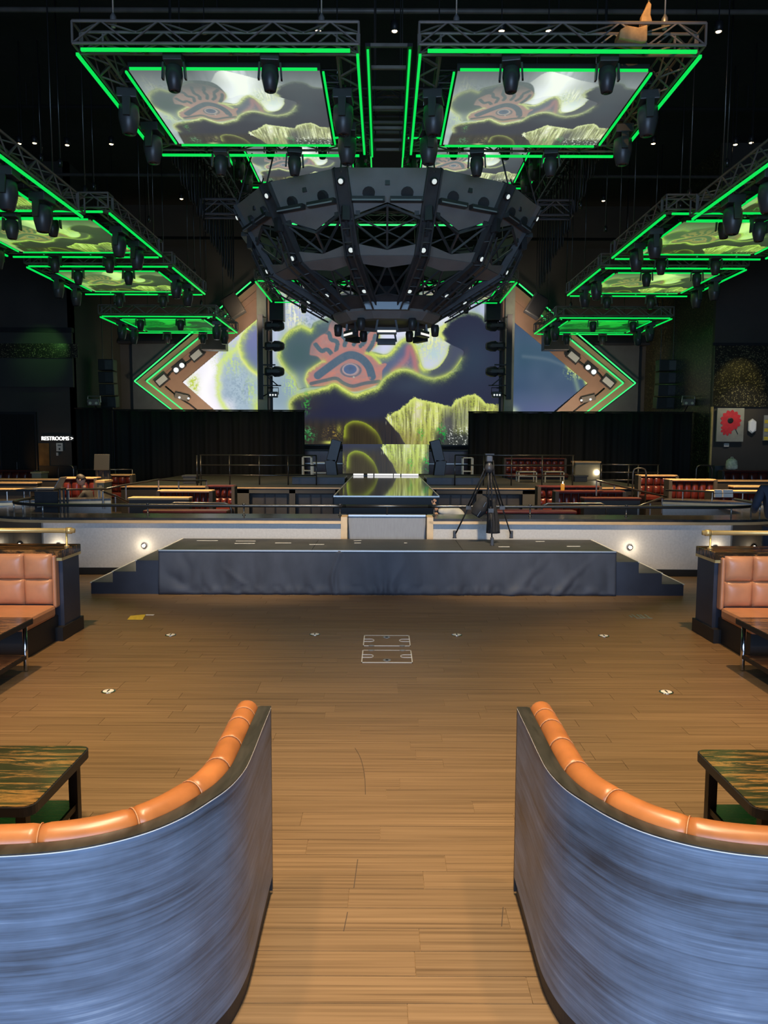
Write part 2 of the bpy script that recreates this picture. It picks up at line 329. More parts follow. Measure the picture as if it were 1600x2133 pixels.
# flank walls beside the stage
fl = thing('wall_stage_left', 'dark wall with the restroom sign and black doorway', None, kind='structure')
MB().box(-16.7, -12.45, 31.1, 31.3, 0, 13).build('wall_panel', WALLB, fl); MB().box(-12.65, -12.45, 31.1, 36.6, 0, 13).build('return_wall', WALLD, fl)
MB().box(-16.7, -12.45, 30.95, 31.1, 4.28, 6.42).build('upper_band', WALLD, fl); MB().box(-15.4, -12.2, 30.9, 30.95, 5.42, 5.98).build('glitter_strip', GLIT, fl)
MB().box(-16.7, -12.4, 30.85, 31.1, 6.42, 6.6).build('ledge_trim', BLACK, fl); MB().box(-16.7, -12.45, 31.05, 31.1, 0, 1.15).build('dark_wainscot', PLINTH, fl)
AMB = mat('amber_panel_and_lit_edge', (0.20, 0.10, 0.025), 0.5, 0.0, 0.5, (3, 3, 2))
MB().box(-13.97, -13.55, 31.06, 31.1, 1.15, 2.05).build('amber_panel', AMB, fl); MB().box(-16.7, -15.52, 31.06, 31.1, 1.15, 3.2).build('amber_panel', AMB, fl)  # the leftmost one paints an amber-lit wall edge as colour
dr = thing('door_1', 'black double door beside the restroom sign', None, kind='structure')
MB().box(-15.5, -14.0, 31.0, 31.1, 0, 3.3).build('door_frame', PLINTH, dr)
for x0, x1 in ((-15.42, -14.77), (-14.73, -14.08)):
    l = MB().box(x0, x1, 30.96, 31.0, 0.02, 3.2).build('door_leaf', DRAPE, dr)
MB().box(-14.80, -14.78, 30.9, 30.96, 1.0, 1.3).build('door_handle', CHROME, dr)
fr = thing('wall_stage_right', 'dark glitter wall hung with paintings', None, kind='structure')
MB().box(12.2, 16.7, 29.0, 29.2, 0, 13).build('wall_panel', WALLB, fr); MB().box(12.2, 12.4, 29.2, 36.6, 0, 13).build('return_wall', GLIT, fr)
MB().box(12.2, 16.7, 28.93, 29.0, 3.5, 5.75).build('glitter_band', GLIT, fr); MB().box(12.1, 16.7, 28.9, 29.0, 5.75, 5.85).build('ledge_trim', BLACK, fr)
MB().box(12.15, 16.7, 28.85, 29.0, 0, 1.05).build('dark_wainscot', PLINTH, fr); MB().box(12.17, 12.24, 28.94, 29.02, 1.05, 3.5).build('corner_trim', BRASS, fr)
for sx in (-1, 1):
    g = structure('wall_slate_panel', None, MB().box(min(sx*11.8, sx*9), max(sx*11.8, sx*9), 36.3, 36.6, 0.5, 6.65), PANELG)
    g['label'] = 'slate grey backdrop panel behind the %s chevron tip' % SIDE[sx]
    t_ = structure('trim_soffit', None, MB().box(min(sx*12.4, sx*6), max(sx*12.4, sx*6), 36.1, 36.6, 6.65, 6.75), BLACK); t_['label'] = 'thin black soffit line above the %s slate panel' % SIDE[sx]

# ------------------------------------------------------------------ grey half wall behind the small stage
for sx in (-1, 1):
    pth = catmull([V2(-0.68, 12.32), V2(-2.5, 12.32), V2(-4.2, 12.32), V2(-5.55, 12.32), V2(-6.2, 12.50), V2(-6.75, 12.95), V2(-7.0, 13.6), V2(-7.05, 14.6)], 6)
    pth = [V2(p.x*-sx, p.y) for p in pth]; s_ = sx
    hw = thing('wall_partition_'+SIDE[sx], 'grey linen half wall with gold lip, %s of the gate' % SIDE[sx], None, (sx*3, 12.32, 0), kind='structure')
    cut = 18
    m_ = MB(); ribbon(m_, pth[:cut+1], offset(pth[:cut+1], 0.12, -s_), 0.11, 0.84); m_.build('linen_panel', LINEN, hw)
    m_ = MB(); ribbon(m_, pth[cut:], offset(pth[cut:], 0.12, -s_), 0.11, 0.84); m_.build('curved_end_panel', WALLB, hw)
    m_ = MB(); ribbon(m_, offset(pth, -0.012, -s_), offset(pth, 0.12, -s_), 0, 0.11); m_.build('baseboard', PLINTH, hw)
    m_ = MB(); ribbon(m_, offset(pth, -0.06, -s_), offset(pth, 0.1, -s_), 0.84, 0.885); m_.build('gold_lip', GOLD, hw)
    m_ = MB(); ribbon(m_, offset(pth, -0.05, -s_), offset(pth, 0.72, -s_), 0.885, 0.925); m_.build('marble_ledge', MARBK, hw)
    MB().box(sx*5.55-0.012, sx*5.55+0.012, 12.3, 12.34, 0.11, 0.84).build('corner_bead', EDGE, hw)
    m_ = MB().box(min(sx*0.64, sx*0.74), max(sx*0.64, sx*0.74), 12.26, 12.62, 0, 0.95); m_.build('gate_post', GOLD, hw)
    rl = thing('handrail', 'black round handrail on the marble ledge, %s of the gate' % SIDE[sx], 'handrail', (sx*3, 12.7, 0.925), 'handrails on the half wall')
    rp = offset(pth, 0.42, -s_); MB().tube([(p.x, p.y, 1.085) for p in rp], 0.027, 8).build('rail', RAIL, rl, True)
    for xx in (0.78, 2.38, 3.98):
        MB().lathe([(0.03, 0.925), (0.03, 0.935), (0.014, 0.94), (0.014, 1.09), (0.03, 1.1), (0.03, 1.12)], 8, (sx*xx, 12.74, 0)).build('post', RAIL, rl, True)
    for q in (rp[20], rp[26], rp[32]): MB().lathe([(0.014, 0.925), (0.014, 1.09)], 8, (q.x, q.y, 0)).build('post', EDGE, rl, True)
    # step lights along the half wall
    for j, (xx, yy) in enumerate(((3.92, 12.3), (5.3, 12.3), (5.95, 12.36), (6.5, 12.68))):
        t = thing('step_light', 'small glowing step light, %s from the stage, in the %s half wall' % (('first', 'second', 'third', 'fourth')[j], SIDE[sx]), 'step light', (sx*xx, yy, 0.47), 'step lights in the half wall')
        M = Matrix.Rotation(PI/2, 3, 'X'); MB().lathe([(0.045, 0), (0.045, 0.012), (0.03, 0.016)], 12, (sx*xx, yy, 0.47), M).build('bezel', CHROME, t, True)
        MB().lathe([(0.027, 0.012), (0.024, 0.03)], 12, (sx*xx, yy, 0.47), M).build('lens', STEPL, t, True)
        pl = bpy.data.lights.new('step_glow', 'POINT'); pl.energy = 1.6; pl.color = (1, .84, .6); pl.shadow_soft_size = .03; po = bpy.data.objects.new('step_glow', pl); COL.objects.link(po); po.location = (sx*xx, yy-.10, .47)
gt = thing('gate', 'grey panel gate in the middle of the half wall', 'gate', (0, 12.5, 0))
MB().box(-0.63, 0.63, 12.5, 12.56, 0.05, 0.94).build('gate_panel', mat('slate_linen_panel', (0.33, 0.34, 0.36), 0.75, 0.0, 0.08, (60, 60, 6), 0.1), gt); MB().box(-0.63, 0.63, 12.48, 12.58, 0.94, 0.965).build('gate_cap', EDGE, gt)
MB().tube([(-0.74, 12.74, 1.085), (0.74, 12.74, 1.085)], 0.027, 8).build('gate_rail', RAIL, gt, True); MB().lathe([(0.014, 0.965), (0.014, 1.09)], 8, (0, 12.53, 0)).build('post', RAIL, gt)

# ------------------------------------------------------------------ portable stage and steps
st = thing('portable_stage', 'low black portable stage with a wrinkled cloth skirt', 'stage', (0, 11.35, 0))
for k in range(3):
    x0 = -3.2+k*6.4/3; MB().box(x0+0.003, x0+6.4/3-0.003, 10.72, 11.98, 0.55, 0.63).build('deck_panel', DECK, st)
for k in range(4):
    for yy in (10.85, 11.85): MB().tube([(-3.05+k*2.03, yy, 0), (-3.05+k*2.03, yy, 0.55)], 0.03, 8).build('leg', BLACK, st)
m_ = MB(); nx, nz = 240, 18; vs = []
for j in range(nz+1):
    z = 0.005+0.62*j/nz; d = 1-j/nz
    for i in range(nx+1):
        x = -3.215+6.43*i/nx; f = 0
        f += 0.012*d*math.sin(x*9+2*math.sin(x*2.1))+0.006*d*math.sin(x*23+z*4)
        f += 0.035*math.exp(-((x+2.75+0.35*d)/0.18)**2)*d*math.sin(9*z+x*6)+0.03*math.exp(-((x-1.75-0.9*z)/0.10)**2)*d+0.025*math.exp(-((x-2.35-1.0*z)/0.08)**2)*d
        f += 0.03*math.exp(-((x+0.72+0.05*math.sin(z*7))/0.035)**2)*(0.4+0.6*d)+0.02*math.exp(-((z-0.06)/0.05)**2)*math.sin(x*14+math.sin(x*5)*2)
        f += 0.018*math.exp(-((x+2.2+1.3*(z-0.3))/0.05)**2)*d + 0.016*math.exp(-((x+0.05-0.6*z)/0.05)**2)*d
        vs.append((x, 10.695-abs(f)*1.15-0.02*d, z))
fs = [(j*(nx+1)+i, j*(nx+1)+i+1, (j+1)*(nx+1)+i+1, (j+1)*(nx+1)+i) for j in range(nz) for i in range(nx)]
m_.add(vs, fs); sk = m_.build('cloth_skirt', SKIRT, st, True); so = sk.modifiers.new('thick', 'SOLIDIFY'); so.thickness = 0.006
MB().box(-3.21, 3.21, 10.685, 10.72, 0.615, 0.634).build('front_edge_trim', EDGE, st)
for sx in (-1, 1):
    MB().box(sx*3.2-0.012, sx*3.2+0.012, 10.70, 11.98, 0.615, 0.635).build('side_edge_trim', TAPEW, st)
    MB().box(sx*3.19-0.01, sx*3.19+0.01, 10.72, 11.95, 0.02, 0.55).build('side_panel', PLINTH, st)
for (u, v, l, a) in ((432, 1126, .32, 0), (512, 1127, .3, 0), (510, 1132, .3, .05), (590, 1131, .24, 0), (660, 1134, .22, .03), (745, 1126, .12, .4), (745, 1131, .1, .1), (1125, 1128, .14, .2), (1195, 1138, .2, .04), (1050, 1139, .16, 0), (845, 1131, .05, .2)):
    p = atz(u, v, 0.632); MB().obox((p.x, p.y, 0.6325), l, 0.035, 0.003, Matrix.Rotation(a, 3, 'Z')).build('tape_mark', TAPEW, st)
for sx in (-1, 1):
    t = thing('portable_steps', 'three-tread black portable steps at the %s end of the stage' % SIDE[sx], 'steps', (sx*3.7, 11.2, 0), 'steps beside the portable stage')
    for k, (a, b, h) in enumerate(((4.18, 3.87, 0.16), (3.87, 3.54, 0.315), (3.54, 3.215, 0.475))):
        s1 = MB().box(min(sx*a, sx*b), max(sx*a, sx*b), 10.71, 11.75, 0, h).build('step', NAVYP, t)
        MB().box(min(sx*a, sx*b), max(sx*a, sx*b), 10.72, 11.75, h, h+0.006).build('tread', DECK, s1)
        MB().box(sx*a-0.012, sx*a+0.012, 10.705, 11.75, h-0.004, h+0.01).build('nosing', TAPEW, s1)

# ------------------------------------------------------------------ curved booths by the camera
for sx in (-1, 1):
    base = [(-.575, 3.485), (-.573, 3.2), (-.570, 2.95), (-.574, 2.80), (-.600, 2.66), (-.645, 2.55), (-.71, 2.43), (-.80, 2.33), (-.93, 2.25), (-1.08, 2.205), (-1.3, 2.185), (-1.7, 2.19), (-2.15, 2.27), (-2.55, 2.46), (-2.8, 2.75)]
    P = [V2(-sx*p.x, p.y) for p in catmull([V2(*b) for b in base], 6)]
    O = lambda d: offset(P, d, -sx)
    b = thing('curved_booth', 'curved booth with daylight-blue tinted veneer back and orange leather roll, %s of the aisle' % SIDE[sx], 'booth', (sx*1.6, 3.0, 0), 'curved booths flanking the aisle')
    m_ = MB(); ribbon(m_, P, O(0.05), 0.09, 0.915); m_.build('veneer_back', VENEER, b, False)
    m_ = MB(); ribbon(m_, O(-0.002), O(0.056), 0.915, 0.922); m_.build('top_edge', CAPV, b)
    m_ = MB(); ribbon(m_, O(0.012), O(0.06), 0.0, 0.09); m_.build('plinth', PLINTH, b)
    m_ = MB(); ribbon(m_, O(-0.0025), O(0.0015), 0.9135, 0.9165); m_.build('worn_edge', TAPEW, b)
    # end strip at the aisle end
    e = P[0]; MB().box(min(e.x, e.x-sx*-0.05), max(e.x, e.x+sx*0.05), e.y-0.002, e.y+0.016, 0.02, 0.918).build('end_strip', PLINTH, b)
    # rolled leather in stitched lengths
    C = O(0.108); Cin = O(0.30); s = [0]
    for i in range(1, len(C)): s.append(s[-1]+(C[i]-C[i-1]).length)
    def samp(path, q):
        for i in range(1, len(s)):
            if s[i] >= q-1e-9:
                t = (q-s[i-1])/(s[i]-s[i-1]); return path[i-1].lerp(path[i], max(0, min(1, t)))
        return path[-1]
    cuts = [0, .10, .225, .44, .66, .87, 1.12, 1.40, 1.68, 1.96, 2.24, s[-1]] if sx < 0 else [0, .105, .24, .45, .68, .93, 1.20, 1.48, 1.76, 2.04, 2.3, s[-1]]
    for a, c in zip(cuts[:-1], cuts[1:]):
        n = 10; vs = []; fs = []; K = 18
        for i in range(n+1):
            f = i/n; q = a+(c-a)*f; ctr = samp(C, q); o2 = samp(Cin, q); nr = (o2-ctr).normalized()
            puff = 1-0.09*max(0, 1-min(f, 1-f)*(c-a)/0.012)**2
            for k in range(K):
                an = 2*PI*k/K; rx, rz = 0.052*puff, 0.050*puff
                dx, dz = math.cos(an)*rx, math.sin(an)*rz
                if dz < 0: dz *= 3.0
                vs.append((ctr.x+nr.x*dx, ctr.y+nr.y*dx, 0.905+dz))
        for i in range(n): fs += [(i*K+k, i*K+(k+1) % K, (i+1)*K+(k+1) % K, (i+1)*K+k) for k in range(K)]
        fs += [tuple(range(K-1, -1, -1)), tuple(range(n*K, n*K+K))]
        seg = MB().add(vs, fs).build('leather_roll', ROLLM, b, True)
        if a > 0:
            ctr = samp(C, a); o2 = samp(Cin, a); nr = (o2-ctr).normalized()
            MB().tube([(ctr.x+nr.x*math.cos(t)*0.0505, ctr.y+nr.y*math.cos(t)*0.0505, 0.905+math.sin(t)*0.0485) for t in [PI*j/10 for j in range(11)]], 0.0020, 5).build('seam_piping', STITCH, seg)
    m_ = MB(); ribbon(m_, O(0.06), O(0.15), 0.44, 0.86); m_.build('inner_back', ROLLM, b, True)
    Q = [p for p in P]; 
    m_ = MB(); ribbon(m_, O(0.06), O(0.56), 0.33, 0.45); m_.build('seat_cushion', ROLLM, b, False)
    m_ = MB(); ribbon(m_, O(0.06), O(0.50), 0.0, 0.33); m_.build('seat_base', PLINTH, b)

# ------------------------------------------------------------------ tables
def rrect(x0, x1, y0, y1, r, n=5):
    out = []
    for cx, cy, a0 in ((x1-r, y1-r, 0), (x0+r, y1-r, PI/2), (x0+r, y0+r, PI), (x1-r, y0+r, 1.5*PI)):
        out += [(cx+r*math.cos(a0+PI/2*k/n), cy+r*math.sin(a0+PI/2*k/n)) for k in range(n+1)]
    return out
def cocktail_table(label, x0, x1, y0, y1, top, legm, shelf, group):
    t = thing('cocktail_table', label, 'table', ((x0+x1)/2, (y0+y1)/2, 0), group)
    MB().prism([(x, y, top-0.05) for x, y in rrect(x0, x1, y0, y1, 0.06)], (0, 0, 0.046)).build('table_frame', BLACK, t)
    MB().prism([(x, y, top-0.004) for x, y in rrect(x0+.008, x1-.008, y0+.008, y1-.008, 0.055)], (0, 0, 0.004)).build('marble_top', MARB, t)
    for x in (x0+0.075, x1-0.075):
        for y in (y0+0.065, y1-0.065):
            if legm is BLACK: MB().box(x-.024, x+.024, y-.024, y+.024, 0, top-0.05).build('leg', legm, t)
            else: MB().lathe([(0.014, 0), (0.021, 0.01), (0.021, top-0.05)], 12, (x, y, 0)).build('leg', legm, t, True)
    MB().prism([(x, y, shelf) for x, y in rrect(x0+.06, x1-.06, y0+.05, y1-.05, 0.03)], (0, 0, 0.035)).build('shelf_frame', BLACK, t)
    MB().prism([(x, y, shelf+0.035) for x, y in rrect(x0+.07, x1-.07, y0+.06, y1-.06, 0.025)], (0, 0, 0.004)).build('shelf_marble', MARB, t)
    return t
cocktail_table('glossy marble table with black square legs inside the left curved booth', -2.95, -1.675, 3.42, 4.15, 0.46, BLACK, 0.13, 'cocktail tables')
cocktail_table('glossy marble table with black square legs inside the right curved booth', 1.675, 2.95, 3.42, 4.13, 0.46, BLACK, 0.13, 'cocktail tables')
cocktail_table('marble table with steel tube legs before the left tufted banquette', -4.5, -3.32, 6.1, 7.1, 0.50, CHROME, 0.12, 'cocktail tables')
cocktail_table('marble table with steel tube legs before the right tufted banquette', 3.28, 4.46, 6.1, 7.2, 0.50, CHROME, 0.12, 'cocktail tables')

# ------------------------------------------------------------------ tufted banquettes
def puff(mb, x0, x1, y, z0, z1, d, face, n=6, crown=0.03):
    """one cushion: domed front towards face (-1 towards the camera), flat back d behind it"""
    vs = []; fs = []
    for j in range(n+1):
        for i in range(n+1):
            a, c = i/n, j/n; e = min(1, 6*min(a, 1-a))*min(1, 6*min(c, 1-c)); h = crown*(0.35*math.sqrt(max(e, 0))+0.65*(math.sin(PI*a)*math.sin(PI*c))**0.5)
            vs.append((x0+(x1-x0)*a, y+face*h, z0+(z1-z0)*c))
    N = n+1
    for j in range(n):
        for i in range(n): fs.append((j*N+i, j*N+i+1, (j+1)*N+i+1, (j+1)*N+i))
    b0 = len(vs); vs += [(x0, y-face*d, z0), (x1, y-face*d, z0), (x1, y-face*d, z1), (x0, y-face*d, z1)]
    fs += [(b0, b0+3, b0+2, b0+1)]
    fs += [tuple(range(0, N))+(b0+1, b0), tuple(n*N+i for i in range(n, -1, -1))+(b0+3, b0+2)]
    fs += [tuple(j*N for j in range(n, -1, -1))+(b0, b0+3), tuple(j*N+n for j in range(N))+(b0+2, b0+1)]
    return mb.add(vs, fs)
for sx in (-1, 1):
    t = thing('tufted_banquette', 'orange tufted leather banquette with brass rail on the %s side of the dance floor' % SIDE[sx], 'banquette', (sx*4.6, 8.1, 0), 'tan banquettes facing the camera')
    X = lambda a: sx*a
    def bx(a, b_, y0, y1, z0, z1, n, m, bev=0.0, par=None): return MB().box(min(X(a), X(b_)), max(X(a), X(b_)), y0, y1, z0, z1).build(n, m, par or t, False, bev)
    bx(3.52, 6.6, 8.22, 8.66, 0.09, 0.88, 'back_shell', NAVYP); bx(3.50, 6.6, 8.12, 8.70, 0.0, 0.15, 'plinth', PLINTH)
    bx(3.50, 6.6, 8.16, 8.68, 0.90, 0.985, 'marble_cap', MARB, 0.006); bx(3.505, 6.6, 8.17, 8.69, 0.868, 0.90, 'gold_band', BRASS)
    bx(3.56, 6.6, 7.42, 8.12, 0.27, 0.40, 'seat_cushion', ORANGE, 0.035); bx(3.58, 6.6, 7.46, 8.2, 0.0, 0.27, 'seat_base', PLINTH)
    bx(3.56, 3.60, 8.12, 8.23, 0.36, 0.93, 'end_roll', ORANGE, 0.018)
    for k in range(8):
        a0 = 3.605+k*0.30
        for z0, z1 in ((0.40, 0.672), (0.678, 0.945)):
            puff(MB(), min(X(a0), X(a0+0.295)), max(X(a0), X(a0+0.295)), 8.135, z0, z1, 0.09, -1, 8, 0.045).build('tuft_cushion', ORANGE, t, True)
    r = MB().tube([(X(3.46), 8.42, 1.165), (X(6.6), 8.42, 1.165)], 0.027, 12).build('brass_rail', BRASS, t, True)
    MB().lathe([(0.036, 0), (0.036, 0.06)], 12, (X(3.52)-0.03, 8.42, 1.165), Matrix.Rotation(PI/2, 3, 'Y')).build('rail_collar', BRASS, r, True)
    for a in (3.55, 5.1): MB().lathe([(0.028, 0.985), (0.028, 1.0), (0.011, 1.01), (0.011, 1.14)], 10, (X(a), 8.42, 0)).build('rail_post', BRASS, t, True)

# ------------------------------------------------------------------ floor fittings
d0 = thing('floor_outlet', 'x', 'floor outlet', (0, 0, 0), 'round floor outlets')
MB().lathe([(0.062, 0.0008), (0.06, 0.005), (0.05, 0.006)], 20).build('metal_ring', CHROME, d0, True); MB().lathe([(0.048, 0.0055), (0.046, 0.007)], 20).build('cover', TAPEW, d0, True)
MB().box(-0.006, 0.006, -0.03, 0.03, 0.007, 0.0095).build('lift_slot', BLACK, d0)
kids(d0)
for i, (x, y, l) in enumerate(((-2.42, 8.40, 'outer left outlet of the row of four nearest the stage'), (-0.82, 8.45, 'inner left outlet of the row of four nearest the stage'), (0.77, 8.45, 'inner right outlet of the row of four nearest the stage'),
                               (2.41, 8.43, 'outer right outlet of the row of four nearest the stage'), (-2.42, 6.46, 'lone outlet left of the aisle behind the curved booth'), (2.40, 6.49, 'lone outlet right of the aisle behind the curved booth'))):
    lab = 'round metal floor '+l
    if i == 0: d0.location = (x, y, 0); d0['label'] = lab
    else: copy_tree(d0, (x, y, 0), label=lab)
for (y0, y1, hy, lab) in ((7.345, 7.80, -1, 'square wood-lidded floor box with pale frame, nearer of the pair'), (7.965, 8.41, 1, 'square wood-lidded floor box with pale frame, the one nearer the stage')):
    t = thing('floor_box', lab, 'floor box', (-0.016, (y0+y1)/2, 0), 'floor boxes in the dance floor'); x0, x1 = -0.268, 0.237
    MB().box(x0+.01, x1-.01, y0+.01, y1-.01, 0.0005, 0.003).build('wood_lid', FLOORS, t)
    for a in ((x0, x1, y0, y0+.014), (x0, x1, y1-.014, y1), (x0, x0+.010, y0, y1), (x1-.010, x1, y0, y1)): MB().box(*a, 0.0005, 0.005).build('frame_strip', TAPEW, t)
    yc = (y0+y1)/2
    for sx_, xe in ((1, x0), (-1, x1)):
        c = [(xe, yc-.05, .004), (xe+sx_*.08, yc-.05, .004)]+[(xe+sx_*(.08+.035*math.sin(a)), yc-.05*math.cos(a), .004) for a in [PI*k/8 for k in range(1, 8)]]+[(xe+sx_*.08, yc+.05, .004), (xe, yc+.05, .004)]
        MB().tube(c, 0.0045, 5).build('cable_notch', TAPEW, t)
    hyc = y0+.085 if hy < 0 else y1-.085
    MB().prism([(-.016+.04*math.cos(a), hyc+.045*math.sin(a)*(1 if abs(math.sin(a)) < .8 else .9), .003) for a in [2*PI*k/14 for k in range(14)]], (0, 0, .003)).build('handle_plate', EDGE, t)
    MB().box(-.03, -.002, hyc-.02, hyc+.02, .006, .008).build('handle_slot', PLINTH, t)
    yh = y1-.008 if hy < 0 else y0+.008
    for xh in (x0+.09, x1-.09): MB().prism([(xh+.032*math.cos(a), yh+.022*math.sin(a), .003) for a in [2*PI*k/12 for k in range(12)]], (0, 0, .003)).build('hinge', EDGE, t)
p = [atz(272, 1283), atz(304, 1280), atz(297, 1291), atz(265, 1291)]
o = MB().prism([(a.x, a.y, 0.001) for a in p], (0, 0, 0.002)).build('tape_patch', TAPEY); tag(o, 'yellow tape patch stuck on the floor left of the stage steps', 'tape')
p = atz(311, 1281); o = MB().box(p.x-.05, p.x+.06, p.y-.02, p.y+.02, .001, .003).build('tape_tail', TAPEW, o)
t = thing('spike_mark', 'grey tape spike mark on the floor right of the stage', 'tape', (3.13, 9.4, 0))
for dx, l in ((-.11, .1), (-.06, .22), (.0, .22), (.04, .2), (.1, .22)): MB().box(3.13+dx-.012, 3.13+dx+.012, 9.4-l/2, 9.4+l/2, .001, .003).build('tape_strip', EDGE, t)
MB().box(3.08, 3.26, 9.30, 9.325, .001, .0025).build('tape_strip', EDGE, t)
# ================================================================== the moving picture shown on every screen
def lin(c): c = np.asarray(c, float)/255.0; return np.where(c <= 0.04045, c/12.92, ((c+0.055)/1.055)**2.4)
def seg_d(u, v, pts, closed=False):
    d = np.full(u.shape, 1e9); P = list(pts)+([pts[0]] if closed else [])
    for (x0, y0), (x1, y1) in zip(P[:-1], P[1:]):
        dx, dy = x1-x0, y1-y0; t = np.clip(((u-x0)*dx+(v-y0)*dy)/(dx*dx+dy*dy+1e-9), 0, 1)
        d = np.minimum(d, np.hypot(u-x0-t*dx, v-y0-t*dy))
    return d
def inside(u, v, P):
    r = np.zeros(u.shape, bool); n = len(P)
    for i in range(n):
        (x0, y0), (x1, y1) = P[i], P[(i+1) % n]
        if y0 == y1: continue
        c = (y0 > v) != (y1 > v); r ^= c & (u < (x1-x0)*(v-y0)/(y1-y0)+x0)
    return r
def sm(pts, n=5, closed=False):
    P = [Vector((a, b)) for a, b in pts]
    if closed: P = P+[P[0]]
    return [(p.x, p.y) for p in catmull(P, n)]
def vnoise(u, v, sx, sy, seed):
    r = np.random.default_rng(seed); g = r.random((97, 89)); x, y = u/sx+300, v/sy+300
    i, j = np.floor(x).astype(int), np.floor(y).astype(int); a, b = x-i, y-j; a = a*a*(3-2*a); b = b*b*(3-2*b)
    G = lambda p, q: g[p % 97, q % 89]
    return (G(i, j)*(1-a)+G(i+1, j)*a)*(1-b)+(G(i, j+1)*(1-a)+G(i+1, j+1)*a)*b
def picture(u, v):
    """the video picture as flat colour, in the layout of the big screen (u to the side, v down)"""
    C = np.zeros(u.shape+(3,))
    def mix(col, a):
        a = np.clip(a, 0, 1)[..., None]; C[...] = C*(1-a)+np.asarray(col, float)*a
    def S(x, a, b): t = np.clip((x-a)/(b-a), 0, 1); return t*t*(3-2*t)
    def G(cx, cy, rx, ry): return np.exp(-((u-cx)/rx)**2-((v-cy)/ry)**2)
    n1, n2, n3, n4 = vnoise(u, v, 26, 26, 1), vnoise(u, v, 8, 8, 2), vnoise(u, v, 3.4, 3.4, 3), vnoise(u, v, 1.7, 1.7, 9)
    st1, st2, st3 = vnoise(u, v, 2.6, 46, 4), vnoise(u, v, 6, 34, 5), vnoise(u, v, 1.6, 22, 6); leaf = S(.6*n3+.5*n4, .5, .72); tuft = S(.5*n4+.35*st3+.25*n2, .5, .66)
    uj, vj = u+(n2-.5)*5+(n4-.5)*3, v+(n2-.5)*4+(n4-.5)*4
    def cloud(poly, col, rims, rw=8, rim=(190, 212, 82), core=(232, 240, 150), soft=1.6, amt=1.0):
        i_ = inside(u, v, poly); d = seg_d(u, v, poly, True); m = np.where(i_, 1.0, np.exp(-(d/soft)**2)); mix(col, m*amt)
        for r in rims:
            dr = seg_d(uj, vj, r); dn = seg_d(u, v, r)
            mix(rim, np.where(i_, np.exp(-(dr/rw)**1.7), .7*np.exp(-(dn/4)))*(.85+.4*n2)); mix(core, np.where(i_, .55*np.exp(-(dr/(rw*.42))**2), .45*np.exp(-(dn/1.6)))*(.5+.6*n3))
        return i_
    one = np.ones(u.shape); W = 1-S(u, 552, 553); Rw = S(u, 1052, 1053); Mid = (1-W)*(1-Rw)
    # sky and hazy forest
    mix((150, 168, 186), one); mix((188, 190, 236), .8*st2*(1-S(v, 690, 800))); mix((128, 152, 166), .7*S(v, 720, 830)*S(u, 552, 580)); mix((168, 186, 205), .5*n1)
    # left wing
    mix((186, 186, 226), W*.9); mix((214, 214, 250), W*.8*st2); mix((140, 164, 180), W*S(u, 446, 464)*S(v, 690, 760)*.85); mix((168, 192, 205), W*.6*n1*S(u, 450, 470)*S(v, 700, 760)); mix((255, 255, 255), W*np.exp(-((u-432-8*np.sin(v*.06))/13)**2)*S(v, 730, 770)); mix((255, 250, 255), W*.75*(1-S(u, 430, 475))*S(v, 690, 740)); mix((250, 240, 255), W*.7*S(v, 820, 850)*(1-S(u, 470, 500)))
    mix((206, 232, 120), W*.9*np.exp(-(seg_d(uj, vj, sm([(497, 722), (470, 745), (457, 760), (454, 800), (457, 832), (476, 860)]))/6)**2)); mix((196, 226, 120), W*tuft*.9*np.clip(1.2-np.hypot((u-478)/38, (v-745)/40), 0, 1)); mix((190, 222, 130), W*tuft*.8*np.clip(1.2-np.hypot((u-522)/18, (v-815)/36), 0, 1)); mix((186, 206, 80), W*G(402, 800, 10, 20)*(.5+leaf)); mix((200, 226, 96), W*G(537, 850, 10, 22)); mix((120, 140, 160), W*.5*leaf*G(500, 810, 30, 40))
    dk = sm([(560, 655), (530, 668), (509, 690), (498, 718), (502, 742), (516, 765), (537, 782), (560, 800)])
    i_ = inside(u, v, dk+[(560, 655)]); mix((116, 122, 168), W*i_*1.0); mix((104, 122, 150), W*i_*.6*S(v, 690, 760)); dd = seg_d(uj, vj, dk); mix((196, 220, 92), W*np.where(i_, np.exp(-(dd/9)**1.6), .6*np.exp(-dd/4))); mix((232, 240, 150), W*.5*np.exp(-(dd/3)**2))
    # light between the clouds
    mix((224, 228, 168), Mid*tuft*np.clip(1.3-np.abs(u-616)/20, 0, 1)*(1-S(v, 676, 694))); mix((248, 248, 232), Mid*S(st3, .45, .8)*np.clip(1.1-np.abs(u-612)/14, 0, 1)*(1-S(v, 672, 690))*.8); mix((120, 140, 156), Mid*leaf*.7*G(640, 668, 20, 14)); mix((196, 200, 240), Mid*S(u, 770, 800)*(1-S(u, 920, 950))*S(v, 640, 690)*.9)
    hill = sm([(742, 700), (775, 640), (800, 612), (832, 618), (885, 640), (945, 662), (930, 712), (880, 704), (830, 700), (790, 715)], 4, True); ih_ = inside(u, v, hill); mix((252, 253, 250), np.where(ih_, np.clip(1.1-(v-612)/80, .0, 1), 0)); mix((206, 212, 246), np.where(ih_, S(v, 640, 700)*.8, 0))
    cl = np.clip(1.25-np.hypot((u-893)/44, (v-708)/46), 0, 1); mix((176, 196, 170), cl*.8); mix((222, 232, 140), cl*tuft); mix((248, 248, 228), cl*S(st3, .5, .8)*np.clip(1.1-np.hypot((u-888)/34, (v-692)/26), 0, 1)); mix((142, 196, 104), cl*leaf*.8*np.clip(1.2-np.hypot((u-868)/20, (v-712)/26), 0, 1)); mix((170, 200, 205), .8*G(905, 735, 14, 12))
